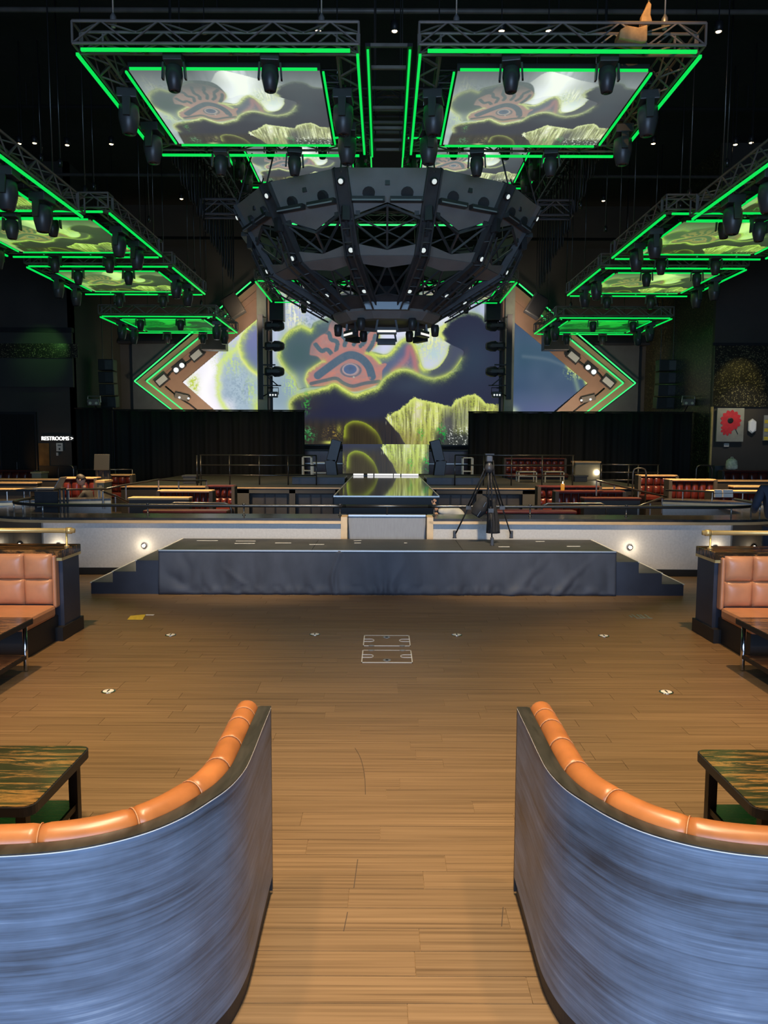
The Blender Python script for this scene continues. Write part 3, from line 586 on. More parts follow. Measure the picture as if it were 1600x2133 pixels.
    mix((176, 214, 120), Mid*tuft*.95*np.clip(1.2-np.hypot((u-607)/20, (v-800)/28), 0, 1))
    # teal cloud
    A = sm([(580, 741), (584, 718), (593, 700), (607, 687), (626, 678), (648, 685), (656, 672), (690, 660), (720, 648), (770, 655), (789, 692), (785, 714), (764, 729), (800, 742), (760, 780), (700, 800), (641, 805), (622, 808), (614, 788), (594, 768)], 4, True)
    ra = sm([(622, 808), (614, 788), (594, 768), (580, 744), (584, 718), (593, 700), (607, 687), (626, 678), (646, 685)])
    ia = cloud(A, (88, 106, 116), [ra], 9); mix((74, 102, 104), ia*.7*G(622, 735, 34, 36)); mix((130, 150, 166), ia*.7*S(v, 752, 800)*(1-S(u, 640, 665))); mix((120, 140, 132), ia*.5*n3*(1-S(v, 665, 690))); mix((168, 190, 130), .5*np.exp(-(seg_d(uj, vj, sm([(656, 674), (690, 662), (720, 651)]))/5)**2))
    # tail cloud
    T = sm([(770, 735), (800, 738), (816, 731), (829, 714), (846, 704), (860, 712), (870, 732), (880, 764), (896, 770), (916, 761), (932, 738), (940, 715), (980, 720), (960, 760), (920, 786), (880, 784), (850, 770), (800, 800), (770, 790)], 4, True)
    it = cloud(T, (94, 106, 136), [sm([(789, 694), (787, 714), (768, 729), (798, 739), (815, 731), (828, 714), (846, 703), (860, 711), (870, 731), (879, 762), (894, 769), (914, 761), (930, 738), (936, 722)])], 8)
    mix((80, 86, 106), it*S(u, 878, 905)*.9); red = np.exp(-(seg_d(u, v, sm([(820, 772), (836, 758), (848, 742), (852, 722), (862, 742), (867, 775)]))/7)**2); mix((178, 112, 120), it*red*.85); mix((150, 124, 138), it*G(845, 758, 18, 14)*(.4+.6*leaf)*.7)
    # head
    hr = sm([(648, 736), (652, 716), (668, 701), (684, 692), (692, 672), (712, 660), (745, 664), (783, 686), (783, 712), (764, 732), (740, 724), (716, 727), (692, 742), (676, 752), (664, 740)], 4, True)
    ih = np.where(inside(u, v, hr), 1.0, np.exp(-(seg_d(u, v, hr, True)/2.5)**2)); mix((188, 122, 114), ih*.96); mix((206, 142, 130), ih*.6*n2); mix((96, 110, 118), ih*.75*(1-S(v, 664, 694))); mix((118, 112, 118), ih*.5*(1-S(u, 648, 668)))
    for s_ in ([(692, 738), (682, 727), (669, 729), (657, 716)], [(700, 729), (703, 712), (690, 706), (686, 694), (677, 690)], [(718, 718), (720, 706), (711, 694), (712, 672)], [(737, 716), (742, 703), (738, 690), (744, 672)], [(751, 719), (760, 710), (762, 695), (774, 682)], [(766, 728), (776, 716), (781, 698)]): mix((84, 106, 118), S(-seg_d(uj*.4+u*.6, vj*.4+v*.6, sm(s_)), -5.4, -3.4)*ih)
    ey = sm([(637, 788), (645, 770), (674, 751), (703, 731), (729, 725), (760, 733), (791, 756), (804, 757), (795, 770), (791, 794), (756, 810), (732, 813), (718, 806), (698, 795), (677, 801), (648, 801)], 3, True)
    ie = cloud(ey, (196, 124, 114), [sm([(641, 804), (636, 788), (645, 770), (674, 751)])], 4); mix((182, 126, 120), ie*.6*n2); mix((172, 140, 136), ie*leaf*.55*np.clip(1.2-np.hypot((u-733)/46, (v-774)/22), 0, 1)); mix((190, 130, 96), ie*.6*S(v, 798, 812))
    mix((82, 104, 124), S(-seg_d(u, v, sm([(662, 781), (690, 760), (712, 745), (731, 738), (752, 745), (768, 762), (775, 783)])), -9.2, -7.2)*ie); mix((98, 104, 112), S(-seg_d(u, v, sm([(648, 798), (678, 791), (700, 787), (716, 797), (735, 803), (760, 797), (790, 793)])), -4.4, -2.8))
    mix((206, 128, 112), S(-seg_d(u, v, sm([(690, 778), (708, 772), (720, 782), (745, 790), (770, 786)])), -4, -2)*ie*.6); e1 = np.hypot((u-731)/25, (v-770)/16.5); mix((150, 126, 130), S(-e1, -1, -.86)*ie*.85); mix((186, 142, 134), leaf*.6*S(-e1, -1.1, -.8)*ie); mix((92, 102, 120), S(-np.abs(e1-.8), -.13, -.05)*ie*.75); mix((176, 150, 152), S(-np.hypot((u-730)/18, (v-768)/13), -1, -.9)*ie); mix((84, 106, 146), S(-np.hypot((u-729.5)/14.2, (v-768)/10.4), -1, -.9)*ie); mix((70, 88, 120), G(730, 766, 8, 5)*ie*.6); mix((240, 250, 210), .8*G(737, 784, 1.6, 1.6)); mix((190, 214, 96), np.exp(-(seg_d(uj, vj, sm([(762, 734), (776, 738), (792, 755)]))/4)**2)*.85)
    hz = np.maximum(np.where(inside(u, v, hr), 1, 0), ie*1)*Mid; mix((118, 126, 134), hz*(.10+.16*n2+.10*leaf))
    # navy lower cloud
    top = [(606, 860), (602, 842), (611, 826), (640, 816), (677, 806), (698, 798), (719, 810), (740, 820), (762, 813), (786, 804), (798, 790), (812, 778), (832, 768), (852, 768), (880, 781), (902, 786), (930, 779), (950, 763), (962, 745), (966, 728), (938, 714), (922, 703), (918, 690), (930, 672), (955, 656), (975, 650), (1000, 656), (1016, 670), (1060, 676)]
    E_ = sm(top, 4)+[(1060, 846), (1010, 839), (1000, 826), (990, 820), (950, 830), (940, 846), (915, 840), (895, 836), (866, 830), (838, 850), (812, 864), (830, 930), (600, 930), (606, 860)]
    keep = C.copy(); ib = cloud(E_, (52, 56, 80), [sm(top[:19], 4)], 9, soft=1.2); mix((58, 76, 96), ib*.75*G(985, 745, 55, 60)); mix((70, 84, 100), ib*.6*G(860, 800, 60, 24)); mix((70, 66, 64), ib*.7*G(640, 845, 32, 22)); mix((44, 44, 76), ib*.5*G(690, 860, 60, 22))
    dr = seg_d(uj, vj, sm(top[21:], 4)); mix((150, 172, 118), .6*np.exp(-(dr/4.5)**2)); mix((206, 222, 116), np.exp(-(seg_d(uj, vj, sm([(924, 704), (917, 692), (926, 676)]))/5)**2)); fd = S(u, 958, 985)*np.exp(-(seg_d(u, v, sm(top[16:20], 4))/9)**2); mix((96, 72, 84), fd*.6)
    C[...] = C*Mid[..., None]+keep*(1-Mid)[..., None]
    # ground, falls, plants and mound
    gl = S(v, 862, 892)*(1-S(u-.55*(v-862), 800, 846))*S(u, 598, 606); mix((58, 52, 44), Mid*gl*.92); mix((40, 42, 58), Mid*.6*S(v, 850, 900)*S(u, 780, 800)*(1-S(u, 815, 850))); mix((84, 70, 60), Mid*gl*.5*st1)
    F = [(806, 870), (818, 860), (840, 848), (866, 829), (896, 836), (915, 841), (941, 847), (951, 831), (990, 820), (1001, 827), (1011, 839), (1060, 846), (1060, 932), (852, 932), (836, 905), (818, 885)]
    fd_ = seg_d(uj, vj, F, True); if_ = np.where(inside(uj, vj, F), 1, np.exp(-(fd_/1.5)**2))*Mid; mix((150, 152, 92), if_); mix((222, 226, 150), if_*S(.6*st1+.5*st3, .42, .75)); mix((102, 104, 62), if_*S(vnoise(u, v, 2.4, 30, 8), .55, .85)*.8); mix((236, 226, 196), if_*np.exp(-((u-872)/11)**2)*.6*(1-S(v, 868, 892))); mix((196, 214, 84), if_*tuft*.55); mix((210, 226, 110), if_*np.exp(-(seg_d(uj, vj, F[1:11])/5)**2)*.9)
    mix((84, 84, 90), if_*.9*np.clip(1.35-np.hypot((u-936)/17, (v-882)/34), 0, 1)); mix((96, 100, 98), if_*.55*np.clip(1.35-np.hypot((u-968)/22, (v-872)/28), 0, 1)); mix((50, 54, 62), Mid*S(v, 886, 912)*S(u, 898, 918)*.85); mix((120, 104, 60), if_*S(v, 880, 915)*.5*(1-S(u, 890, 910))); mix((186, 196, 90), if_*.7*np.exp(-((u-895)/4)**2)*S(v, 850, 880)); mix((186, 196, 90), if_*.6*np.exp(-((u-884-4*np.sin(v*.1))/3)**2))
    mix((34, 160, 70), np.clip(1.25-np.hypot((u-921)/11, (v-902)/20), 0, 1)*leaf*1.2); mix((120, 220, 130), .6*np.clip(1.1-np.hypot((u-922)/8, (v-895)/12), 0, 1)*S(n4, .6, .8)); mix((50, 128, 72), np.clip(1.3-np.hypot((u-640)/20, (v-906)/18), 0, 1)*leaf); mix((130, 190, 130), .7*np.clip(1.2-np.hypot((u-640)/18, (v-903)/15), 0, 1)*S(n4, .66, .85)); mix((64, 156, 70), np.clip(1.25-np.hypot((u-638)/10, (v-840)/24), 0, 1)*leaf); mix((70, 172, 66), np.clip(1.2-np.hypot((u-878)/9, (v-905)/14), 0, 1)*leaf*.9); mix((225, 230, 220), Mid*S(n4, .72, .85)*S(u, 925, 940)*S(v, 880, 895)*.8); mix((230, 235, 200), Mid*S(u, 800, 806)*(1-S(u, 822, 828))*S(st3, .6, .75)*S(v, 866, 870)*(1-S(v, 880, 886)))
    md = sm([(714, 930), (717, 893), (722, 883), (738, 876), (762, 881), (786, 900), (800, 930)]); im = inside(u, v, md+[(714, 930)]); mix((70, 60, 40), im*1.0); mix((52, 44, 32), im*.7*st1); dm = seg_d(u, v, sm([(717, 908), (719, 888), (726, 880), (740, 876), (762, 881), (786, 900), (797, 922)])); mix((146, 158, 46), np.where(im, np.exp(-(dm/7)**1.4), .5*np.exp(-dm/2))*(1-.5*S(u, 770, 800)))
    mix((150, 128, 60), S(.6*n4+.4*n3, .58, .7)*np.clip(1.2-np.hypot((u-692)/24, (v-904)/18), 0, 1)); mix((196, 206, 90), G(688, 922, 15, 3.5)); mix((180, 180, 60), .8*G(706, 893, 5, 10)*(.4+.6*n4))
    # right wing
    mix((66, 90, 118), Rw); mix((94, 102, 142), Rw*.8*S(v, 800, 858)); mix((58, 94, 110), Rw*.6*np.exp(-((v-735)/40)**2)); mix((50, 62, 92), Rw*.6*(1-S(v, 640, 705))); mix((84, 104, 128), Rw*.4*n1); wl = sm([(1184, 763), (1200, 772), (1214, 782), (1226, 800)]); mix((186, 206, 92), Rw*np.exp(-(seg_d(uj, vj, wl)/4.5)**2)); mix((206, 226, 120), Rw*tuft*np.clip(1.5-np.hypot((u-1198)/18, (v-774)/14), 0, 1)); mix((224, 238, 140), Rw*.8*np.exp(-(seg_d(uj, vj, wl)/2.5)**2)); mix((138, 160, 130), Rw*.6*np.exp(-(seg_d(u, v, [(1197, 782), (1206, 812)])/5)**2)); mix((106, 122, 134), Rw*.5*np.exp(-(seg_d(u, v, sm([(1090, 742), (1140, 748), (1180, 763)]))/4)**2)); mix((176, 190, 150), Rw*G(1066, 856, 14, 10))
    return C
def picture_mesh(name, nu, nv, uv_rect, place, clip=None, tone=None):
    """a grid coloured by the picture; place(a, b) gives the 3D point for fractions a across and b down"""
    u0, u1, v0, v1 = uv_rect; a = np.linspace(0, 1, nu); b = np.linspace(0, 1, nv); A, B = np.meshgrid(a, b)
    rgb = picture(u0+(u1-u0)*A, v0+(v1-v0)*B)
    rgb = np.clip(rgb, 0, 255)/255; rgb = rgb*.84+rgb.mean(-1, keepdims=True)*.16; rgb = 255*np.clip(rgb-.04*np.sin(2*PI*rgb), 0, 1)
    if tone: rgb = tone(rgb, A, B)
    co = np.array(place(A, B)).reshape(3, -1).T
    idx = np.arange(nu*nv).reshape(nv, nu); q = np.stack([idx[:-1, :-1], idx[:-1, 1:], idx[1:, 1:], idx[1:, :-1]], -1).reshape(-1, 4)
    if clip is not None:
        cu = (u0+(u1-u0)*A).ravel(); cv = (v0+(v1-v0)*B).ravel(); ok = clip(cu[q].mean(1), cv[q].mean(1)); q = q[ok]
    me = bpy.data.meshes.new(name); me.vertices.add(len(co)); me.vertices.foreach_set('co', co.astype(np.float32).ravel())
    me.loops.add(q.size); me.loops.foreach_set('vertex_index', q.astype(np.int32).ravel()); me.polygons.add(len(q)); me.polygons.foreach_set('loop_start', np.arange(0, q.size, 4, dtype=np.int32))
    me.update(calc_edges=True); at_ = me.color_attributes.new('Picture', 'FLOAT_COLOR', 'POINT'); c4 = np.ones((len(co), 4), np.float32); c4[:, :3] = lin(np.clip(rgb, 0, 255)).reshape(-1, 3); at_.data.foreach_set('color', c4.ravel())
    me.materials.append(MEMIT); return me
def mesh_obj(name, me, parent=None, loc=(0, 0, 0)):
    o = bpy.data.objects.new(name, me); COL.objects.link(o); o.parent = parent; o.location = loc; return o
YS = 36.0
def wall_xy(u, v, Y=YS): p = at(u, v, Y); return p.x, p.z
# ------------------------------------------------------------------ main video wall
def flat(u0, u1, v0, v1, Y):
    x0, _ = wall_xy(u0, (v0+v1)/2, Y); x1, _ = wall_xy(u1, (v0+v1)/2, Y); _, z0 = wall_xy((u0+u1)/2, v0, Y); _, z1 = wall_xy((u0+u1)/2, v1, Y)
    return lambda A, B: (x0+(x1-x0)*A, np.full(A.shape, Y), z0+(z1-z0)*B)
vw = thing('video_wall', 'large central LED video wall showing a red-haired eye among glowing clouds', 'screen', (0, 36, 2.0))
mesh_obj('screen_picture', picture_mesh('screen_picture', 420, 300, (568, 1040, 590, 926), flat(568, 1040, 590, 926, YS-0.02)), vw, (0, -36, -2.0))
MB().box(-5.34, 5.4, 36.0, 36.25, 1.95, 9.6).build('screen_cabinet', BLACK, vw)
MB().box(-5.42, -5.34, 35.95, 36.2, 1.95, 9.6).build('edge_trim', BROWN, vw); MB().box(5.36, 5.44, 35.95, 36.2, 1.95, 9.6).build('edge_trim', BROWN, vw)
# ------------------------------------------------------------------ chevron wings
for sx in (-1, 1):
    k = lambda u: u if sx < 0 else 1604-u
    t = thing('chevron_screen', 'arrow-shaped LED wing screen %s of the central video wall' % SIDE[sx], 'screen', (sx*7.5, 36, 3.3), 'chevron wing screens')
    tip, edge = k(380), k(538)
    u0, u1 = (378, 540) if sx < 0 else (1066, 1228)
    cl = lambda cu, cv, s=sx: (np.abs(cu-(380 if s < 0 else 1225)) >= np.abs(cv-797)*1.19*np.where(cv < 797, 1.0, .98)-1)&((cu > 380) if s < 0 else (cu < 1225))
    me = picture_mesh('wing_picture', 200, 260, (u0, u1, 655, 862), flat(u0, u1, 655, 862, YS-0.02), cl); mesh_obj('screen_picture', me, t, (-sx*7.5, -36, -3.3))
    zt = 4.93; q = lambda u, v, Y=35.95: (at(k(u), v+ (4 if sx > 0 else 0), Y))
    c = thing('chevron_arrow', 'copper-brown chevron arrow board with green LED lines on the %s wing' % SIDE[sx], 'wall panel', (sx*9, 35.9, 3.3), 'chevron frames around the wing screens')
    # upper and lower boards of the arrow
    up = [q(284, 795), q(536, 586), q(536, 664), q(379, 795)]; lo = [q(284, 795), q(379, 795), q(455, 862), q(372, 862)]
    MB().prism(up, (0, 0.3, 0)).build('upper_board', BROWN, c); MB().prism(lo, (0, 0.3, 0)).build('lower_board', BROWN, c)
    MB().prism([q(304, 795, 35.9), q(536, 604, 35.9), q(536, 618, 35.9), q(320, 795, 35.9)], (0, 0.06, 0)).build('inner_step', BROWN, c)
    for a, b in (((280, 794), (523, 587)), ((280, 794), (358, 854)), ((305, 794), (492, 640)), ((305, 794), (385, 857))):
        MB().bar(q(*a, 35.85), q(*b, 35.85), 0.052, 0.05, (0, 1, 0)).build('led_strip', GREENP, c)
    for (u, v, s) in ((410, 740, 1), (338, 792, 1)):
        p = q(u, v, 35.75); M = Matrix.Rotation(sx*-0.0+(0.70 if sx < 0 else -0.70), 3, 'Y') if False else Matrix.Rotation((-0.68 if sx < 0 else 0.68), 3, 'Y')
        f = thing('strobe_panel', 'white-faced strobe panel, %s on the %s chevron frame' % ('upper' if v < 760 else 'lower', SIDE[sx]), 'stage light', p, 'strobes on the chevron frames')
        MB().obox(p, 0.62, 0.16, 0.38, M).build('housing', DARKP, f); MB().obox(p+Vector((0, -0.085, 0)), 0.5, 0.02, 0.27, M).build('diffuser', LEDW if False else mat('strobe_diffuser', (0.62, 0.66, 0.62), 0.4), f)
        MB().obox(p+Vector((0, 0.12, 0)), 0.3, 0.1, 0.12, M).build('bracket', BLACK, f)
    f = thing('blinder_light', 'two-lamp blinder between the strobes on the %s chevron frame' % SIDE[sx], 'stage light', q(374, 766, 35.75), 'blinders on the chevron frames')
    M = Matrix.Rotation((-0.68 if sx < 0 else 0.68), 3, 'Y'); MB().obox(q(373, 766, 35.75), 0.62, 0.16, 0.3, M).build('housing', DARKP, f)
    for du in (-6, 6): MB().lathe([(0.115, 0), (0.115, 0.03), (0.06, 0.04)], 14, q(373+du, 766-du*.8, 35.65), Matrix.Rotation(PI/2, 3, 'X')).build('lamp', LENSW, f, True)
    f = thing('work_light', 'small bracket light under the tip of the %s chevron frame' % SIDE[sx], 'stage light', q(382, 828, 35.75), 'bracket lights on the chevron frames')
    MB().obox(q(380, 827, 35.75), 0.6, 0.42, 0.26, Matrix.Rotation(0.25*-sx, 3, 'Y')).build('housing', TRUSS, f); MB().lathe([(0.05, 0), (0.05, 0.05)], 10, q(374, 828, 35.54), Matrix.Rotation(PI/2, 3, 'X')).build('lamp', LENSW, f, True); MB().lathe([(0.05, 0), (0.05, 0.05)], 10, q(393, 830, 35.54), Matrix.Rotation(PI/2, 3, 'X')).build('lamp', LENSW, f, True)
    cb = MB(); pts = [(336, 800), (356, 775), (372, 766), (392, 754), (410, 740), (425, 722)]; cb.tube([q(a, b, 35.92) for a, b in pts], 0.045, 6); o = cb.build('power_cable', BLACK, None, True); tag(o, 'black cable linking the strobes on the %s chevron frame' % SIDE[sx], 'cable', 'cables on the chevron frames')
    cb = MB(); cb.tube([q(a, b, 35.92) for a, b in ((345, 805), (372, 828), (395, 842), (420, 862))], 0.04, 6); o = cb.build('power_cable', BLACK, None, True); tag(o, 'black cable trailing down the lower board of the %s chevron' % SIDE[sx], 'cable', 'cables on the chevron frames')
    # pilaster, light tower and its moving heads
    x0, x1 = sorted((sx*5.46, sx*5.88)); o = structure('wall_pilaster', None, MB().box(x0, x1, 35.7, 36.3, 1.9, 9.6), CREAM); o['label'] = 'pale pilaster between video wall and %s wing screen' % SIDE[sx]
    tw = thing('light_tower', 'black ladder truss tower holding moving heads %s of the video wall' % SIDE[sx], 'truss', (sx*5.75, 34.6, 3.9), 'light towers')
    xx = at(k(543), 740, 34.6).x; za, zb = at(k(543), 832, 34.6).z, at(k(543), 655, 34.6).z
    MB().box(xx-.11, xx+.11, 34.55, 34.75, za, zb).build('column', BLACK, tw); xo = xx-sx*0.3
    MB().tube([(xx-sx*.1, 34.6, zb-.1), (xo, 34.6, zb-.15), (xo, 34.6, za+.25), (xx-sx*.1, 34.6, za+.15)], 0.035, 6).build('side_tube', BLACK, tw, True)
    for v in (682, 724, 760, 780): MB().bar((xx, 34.6, at(k(543), v, 34.6).z), (xo-sx*.35, 34.6, at(k(543), v, 34.6).z), 0.06).build('rung', BLACK, tw)
    MB().bar((xo, 34.6, at(k(543), 785, 34.6).z), (xo-sx*.45, 34.6, at(k(543), 803, 34.6).z), 0.05).build('brace', BLACK, tw); MB().bar((xx, 34.6, at(k(543), 803, 34.6).z), (xo-sx*.6, 34.6, at(k(543), 803, 34.6).z), 0.05).build('rung', BLACK, tw)
    for j, v in enumerate((679, 721, 774)):
        p = at(k(572), v, 34.5); f = thing('tower_moving_head', 'sideways black moving head, %s of three on the %s light tower' % (('topmost', 'middle', 'lowest')[j], SIDE[sx]), 'stage light', p, 'moving heads on the light towers')
        M = Matrix.Rotation(PI/2*-sx, 3, 'Y'); MB().lathe([(0.16, -0.42), (0.2, -0.34), (0.2, -0.12)], 12, p, M).build('base', DARKP, f, True)
        MB().lathe([(0.17, -0.1), (0.24, 0.0), (0.235, 0.2), (0.17, 0.38), (0.13, 0.42)], 14, p, M).build('head', DARKP, f, True); MB().lathe([(0.12, 0.42), (0.10, 0.435)], 14, p, M).build('lens', LENSD, f, True)
        for dy in (-.24, .24): MB().obox(p+Vector((-(-sx)*-.0, dy, 0))+Vector((sx*.05, 0, 0)), 0.5, 0.06, 0.14, Matrix.Identity(3)).build('yoke_arm', DARKP, f)
    p = at(k(569), 822, 34.5); f = thing('flood_light', 'small black floodlight hanging at the foot of the %s light tower' % SIDE[sx], 'stage light', p, 'floodlights on brackets')
    MB().obox(p, 0.42, 0.16, 0.26, Matrix.Identity(3)).build('housing', DARKP, f, False, .02); MB().tube([p+Vector((-.24, 0, 0)), p+Vector((-.24, 0, .3)), p+Vector((.24, 0, .3)), p+Vector((.24, 0, 0))], .02, 6).build('bracket', BLACK, f)
    MB().bar(p+Vector((0, .05, .3)), (xo, 34.6, p.z+.3), .05).build('arm', BLACK, f)
    for dx in (-.1, .02, .14): MB().lathe([(0.04, .08), (0.035, .095)], 10, p+Vector((dx-.02, 0, -.02)), Matrix.Rotation(PI/2, 3, 'X')).build('lamp', LENSW, f)
    for j, (u, v0, v1, w, lab) in enumerate(((577, 606, 668, 30, 'black speaker box hung above the %s edge of the video wall'), (446, 690, 730, 52, 'black subwoofer box hung below the rear %s truss rig'))):
        Y = 34.2 if j == 0 else 34.9; a, b = at(k(u)-w/2, v0, Y), at(k(u)+w/2, v1, Y)
        f = thing('hung_speaker', lab % SIDE[sx], 'speaker', ((a.x+b.x)/2, Y, b.z), 'hung speakers by the video wall'); MB().box(a.x, b.x, Y-.2, Y+.4, b.z, a.z).build('cabinet', DARKP, f, False, .02); MB().box(a.x+.04, b.x-.04, Y-.215, Y-.2, b.z+.04, a.z-.04).build('grille', PLINTH, f)
        for xq in (a.x+.15, b.x-.15): MB().tube([(xq, Y+.1, a.z), (xq, Y+.1, 13.0)], .012, 5).build('hanging_wire', BLACK, f)
    p = at(k(486), 638, 34.4); f = thing('angled_speaker', 'tilted dark speaker cabinet near the peak of the %s chevron' % SIDE[sx], 'speaker', p, 'angled speakers by the chevrons'); M = Matrix.Rotation(sx*0.55, 3, 'Y')
    MB().obox(p, 0.72, 0.5, 0.95, M).build('cabinet', WALLB if sx < 0 else DARKP, f, False, .03); MB().obox(p+Vector((0, -.26, 0)), 0.6, 0.03, 0.83, M).build('grille', PLINTH if sx > 0 else WALLB, f)
    MB().tube([p+Vector((0, .1, .4)), p+Vector((0, .1, 13-p.z))], .015, 5).build('hanging_wire', BLACK, f)

# ------------------------------------------------------------------ truss rigs
def box_truss(mb, p, q, s, r=0.024, pitch=0.42):
    p, q = Vector(p), Vector(q); d = (q-p); L = d.length; d.normalize(); up = Vector((0, 0, 1)) if abs(d.z) < .9 else Vector((0, 1, 0)); x = d.cross(up).normalized(); up = x.cross(d); h = s/2
    C = [x*a*h+up*b*h for a, b in ((-1, -1), (1, -1), (1, 1), (-1, 1))]
    for c in C: mb.tube([p+c, q+c], r, 6)
    n = max(1, round(L/pitch)); n += n % 2
    for f in range(4):
        a, b = C[f], C[(f+1) % 4]
        for i in range(n):
            s0, s1 = (a, b) if (i % 2 == 0) != (f >= 2) else (b, a); mb.bar(p+d*(L*i/n)+s0, p+d*(L*(i+1)/n)+s1, 0.022)
        mb.bar(p+a, p+b, .03); mb.bar(q+a, q+b, .03)
    return mb
RS, RH = 4.31, 2.155   # outer size of a rig
def tone_ceiling(rgb, A, B):
    w = (np.clip(1-B/.42, 0, 1)*np.clip(np.abs(A-.56)/.24, 0, 1))[..., None]; rgb = rgb*(1-w)+np.array((74, 90, 102.))*w
    l = rgb.mean(-1, keepdims=True); c = rgb*.50+l*.36; c = 36+c*.98; return np.clip(c+np.maximum(l-150, 0)*.55, 0, 255)*np.array((.97, 1.0, .95))  # whitening of a grazing view is put into these colours
def tone_side(rgb, A, B):
    w = (np.clip(1-B/.42, 0, 1)*np.clip(np.abs(A-.56)/.24, 0, 1))[..., None]; rgb = rgb*(1-w)+np.array((74, 90, 102.))*w
    l = rgb.mean(-1, keepdims=True); c = 26+rgb*.6+l*.32; return np.clip(c+np.maximum(l-150, 0)*.4, 0, 255)*np.array((.82, 1.0, .58))
CEILPIC = picture_mesh('ceiling_picture', 230, 210, (585, 1040, 610, 926), lambda A, B: ((A-.5)*3.06, (B-.5)*3.06, np.zeros(A.shape)), None, tone_ceiling)
SIDEPIC = picture_mesh('side_picture', 200, 190, (585, 1040, 604, 926), lambda A, B: ((A-.5)*3.06, (B-.5)*3.06, np.zeros(A.shape)), None, tone_side)
def tone_green(rgb, A, B):
    l = rgb.mean(-1, keepdims=True)/255; w = (np.sin(B*90+np.sin(A*9)*2)*.5+.5)[..., None]; return np.concatenate([l*30, 40+l*190*w+60*l, 20+l*70*w], -1)
GREENPIC = picture_mesh('green_picture', 150, 150, (585, 1040, 600, 926), lambda A, B: ((A-.5)*3.02, (B-.5)*3.02, np.zeros(A.shape)), None, tone_green)
rig0 = thing('truss_rig', 'x', 'truss rig', (0, 0, 0), 'square truss rigs with screens')
ti = RH-0.17
for a, b, nm in (((-RH-.02, -ti), (RH+.02, -ti), 1), ((-RH-.02, ti), (RH+.02, ti), 1), ((-ti, -ti+.17), (-ti, ti-.17), 1), ((ti, -ti+.17), (ti, ti-.17), 1)):
    box_truss(MB(), (*a, 0.26), (*b, 0.26), 0.32).build('truss_beam', TRUSS, rig0)
for a, b in (((-RH+.11, -RH), (RH-.11, -RH)), ((-RH+.11, RH), (RH-.11, RH)), ((-RH, -RH+.13), (-RH, RH-.1)), ((RH, -RH+.13), (RH, RH-.1))):
    MB().bar((*a, 0.0), (*b, 0.0), 0.042, 0.042).build('led_strip', GREEN, rig0)
ih = 1.585
for a, b in (((-ih+.09, -ih), (ih-.09, -ih)), ((-ih+.09, ih), (ih-.09, ih)), ((-ih, -ih+.1), (-ih, ih-.08)), ((ih, -ih+.1), (ih, ih-.08))):
    MB().bar((*a, -.01), (*b, -.01), 0.034, 0.034).build('inner_led_strip', GREEN, rig0)
sp = mesh_obj('screen_picture', CEILPIC, rig0, (0, 0, -0.005)); MB().box(-1.54, 1.54, -1.54, 1.54, 0.005, 0.11).build('screen_cabinet', BLACK, rig0)
for yy in (-.75, .75): box_truss(MB(), (-1.82, yy, .22), (1.82, yy, .22), .2, .018, .4).build('cross_beam', BLACK, rig0)
for a in (-1.1, 0.2, 1.3):
    for yy in (-RH+.17, RH-.17): MB().lathe([(0.03, 0.02), (0.035, 0.06), (0.02, 0.1)], 8, (a, yy, 0)).build('clamp', CHROME, rig0)
kids(rig0)
mh0 = thing('moving_head', 'x', 'stage light', (0, 0, 0), 'moving head lights under the rigs')
MB().lathe([(0.03, 0.02), (0.03, 0.1), (0.05, 0.12)], 8).build('clamp', BLACK, mh0); MB().box(-.17, .17, -.15, .15, -.12, .02).build('base', DARKP, mh0, False, .015)
for a in (-1, 1): MB().prism([(a*.17, -.06, -.12), (a*.17, .06, -.12), (a*.19, .05, -.40), (a*.19, -.05, -.40)], (a*.035, 0, 0)).build('yoke_arm', DARKP, mh0)
MB().lathe([(0.10, -.16), (0.15, -.20), (0.16, -.34), (0.15, -.42), (0.105, -.60), (0.09, -.61)], 16).build('head', DARKP, mh0, True); MB().lathe([(0.088, -.605), (0.075, -.595), (0.07, -.612)], 16).build('lens', LENSD, mh0, True)
kids(mh0)
RIGS = [('C1', -2.635, 14.43, 8.07, 'front %s stage rig'), ('C2', -2.635, 24.8, 10.72, 'high %s chandelier rig'), ('C3', -2.635, 30.85, 7.98, '%s video-wall rig'),
        ('S1', -8.47, 14.35, 6.76, 'nearest %s side rig'), ('S2', -8.47, 20.05, 7.30, 'second %s side rig'), ('S3', -8.47, 25.3, 7.25, 'third %s side rig'), ('S4', -8.47, 31.15, 6.74, 'rearmost %s side rig')]
HP = [(-.72, -RH+.32, 0, .86, 'front bar'), (.78, -RH+.32, 0, .86, 'front bar'), (-.80, RH-.17, 0, .86, 'back bar'), (.72, RH-.17, 0, .86, 'back bar'),
      (-RH+.30, -.55, 1, 1.12, 'left bar'), (-RH+.30, .85, 1, 1.12, 'left bar'), (RH-.30, -.55, 1, 1.12, 'right bar'), (RH-.30, .85, 1, 1.12, 'right bar')]
first = [True, True]
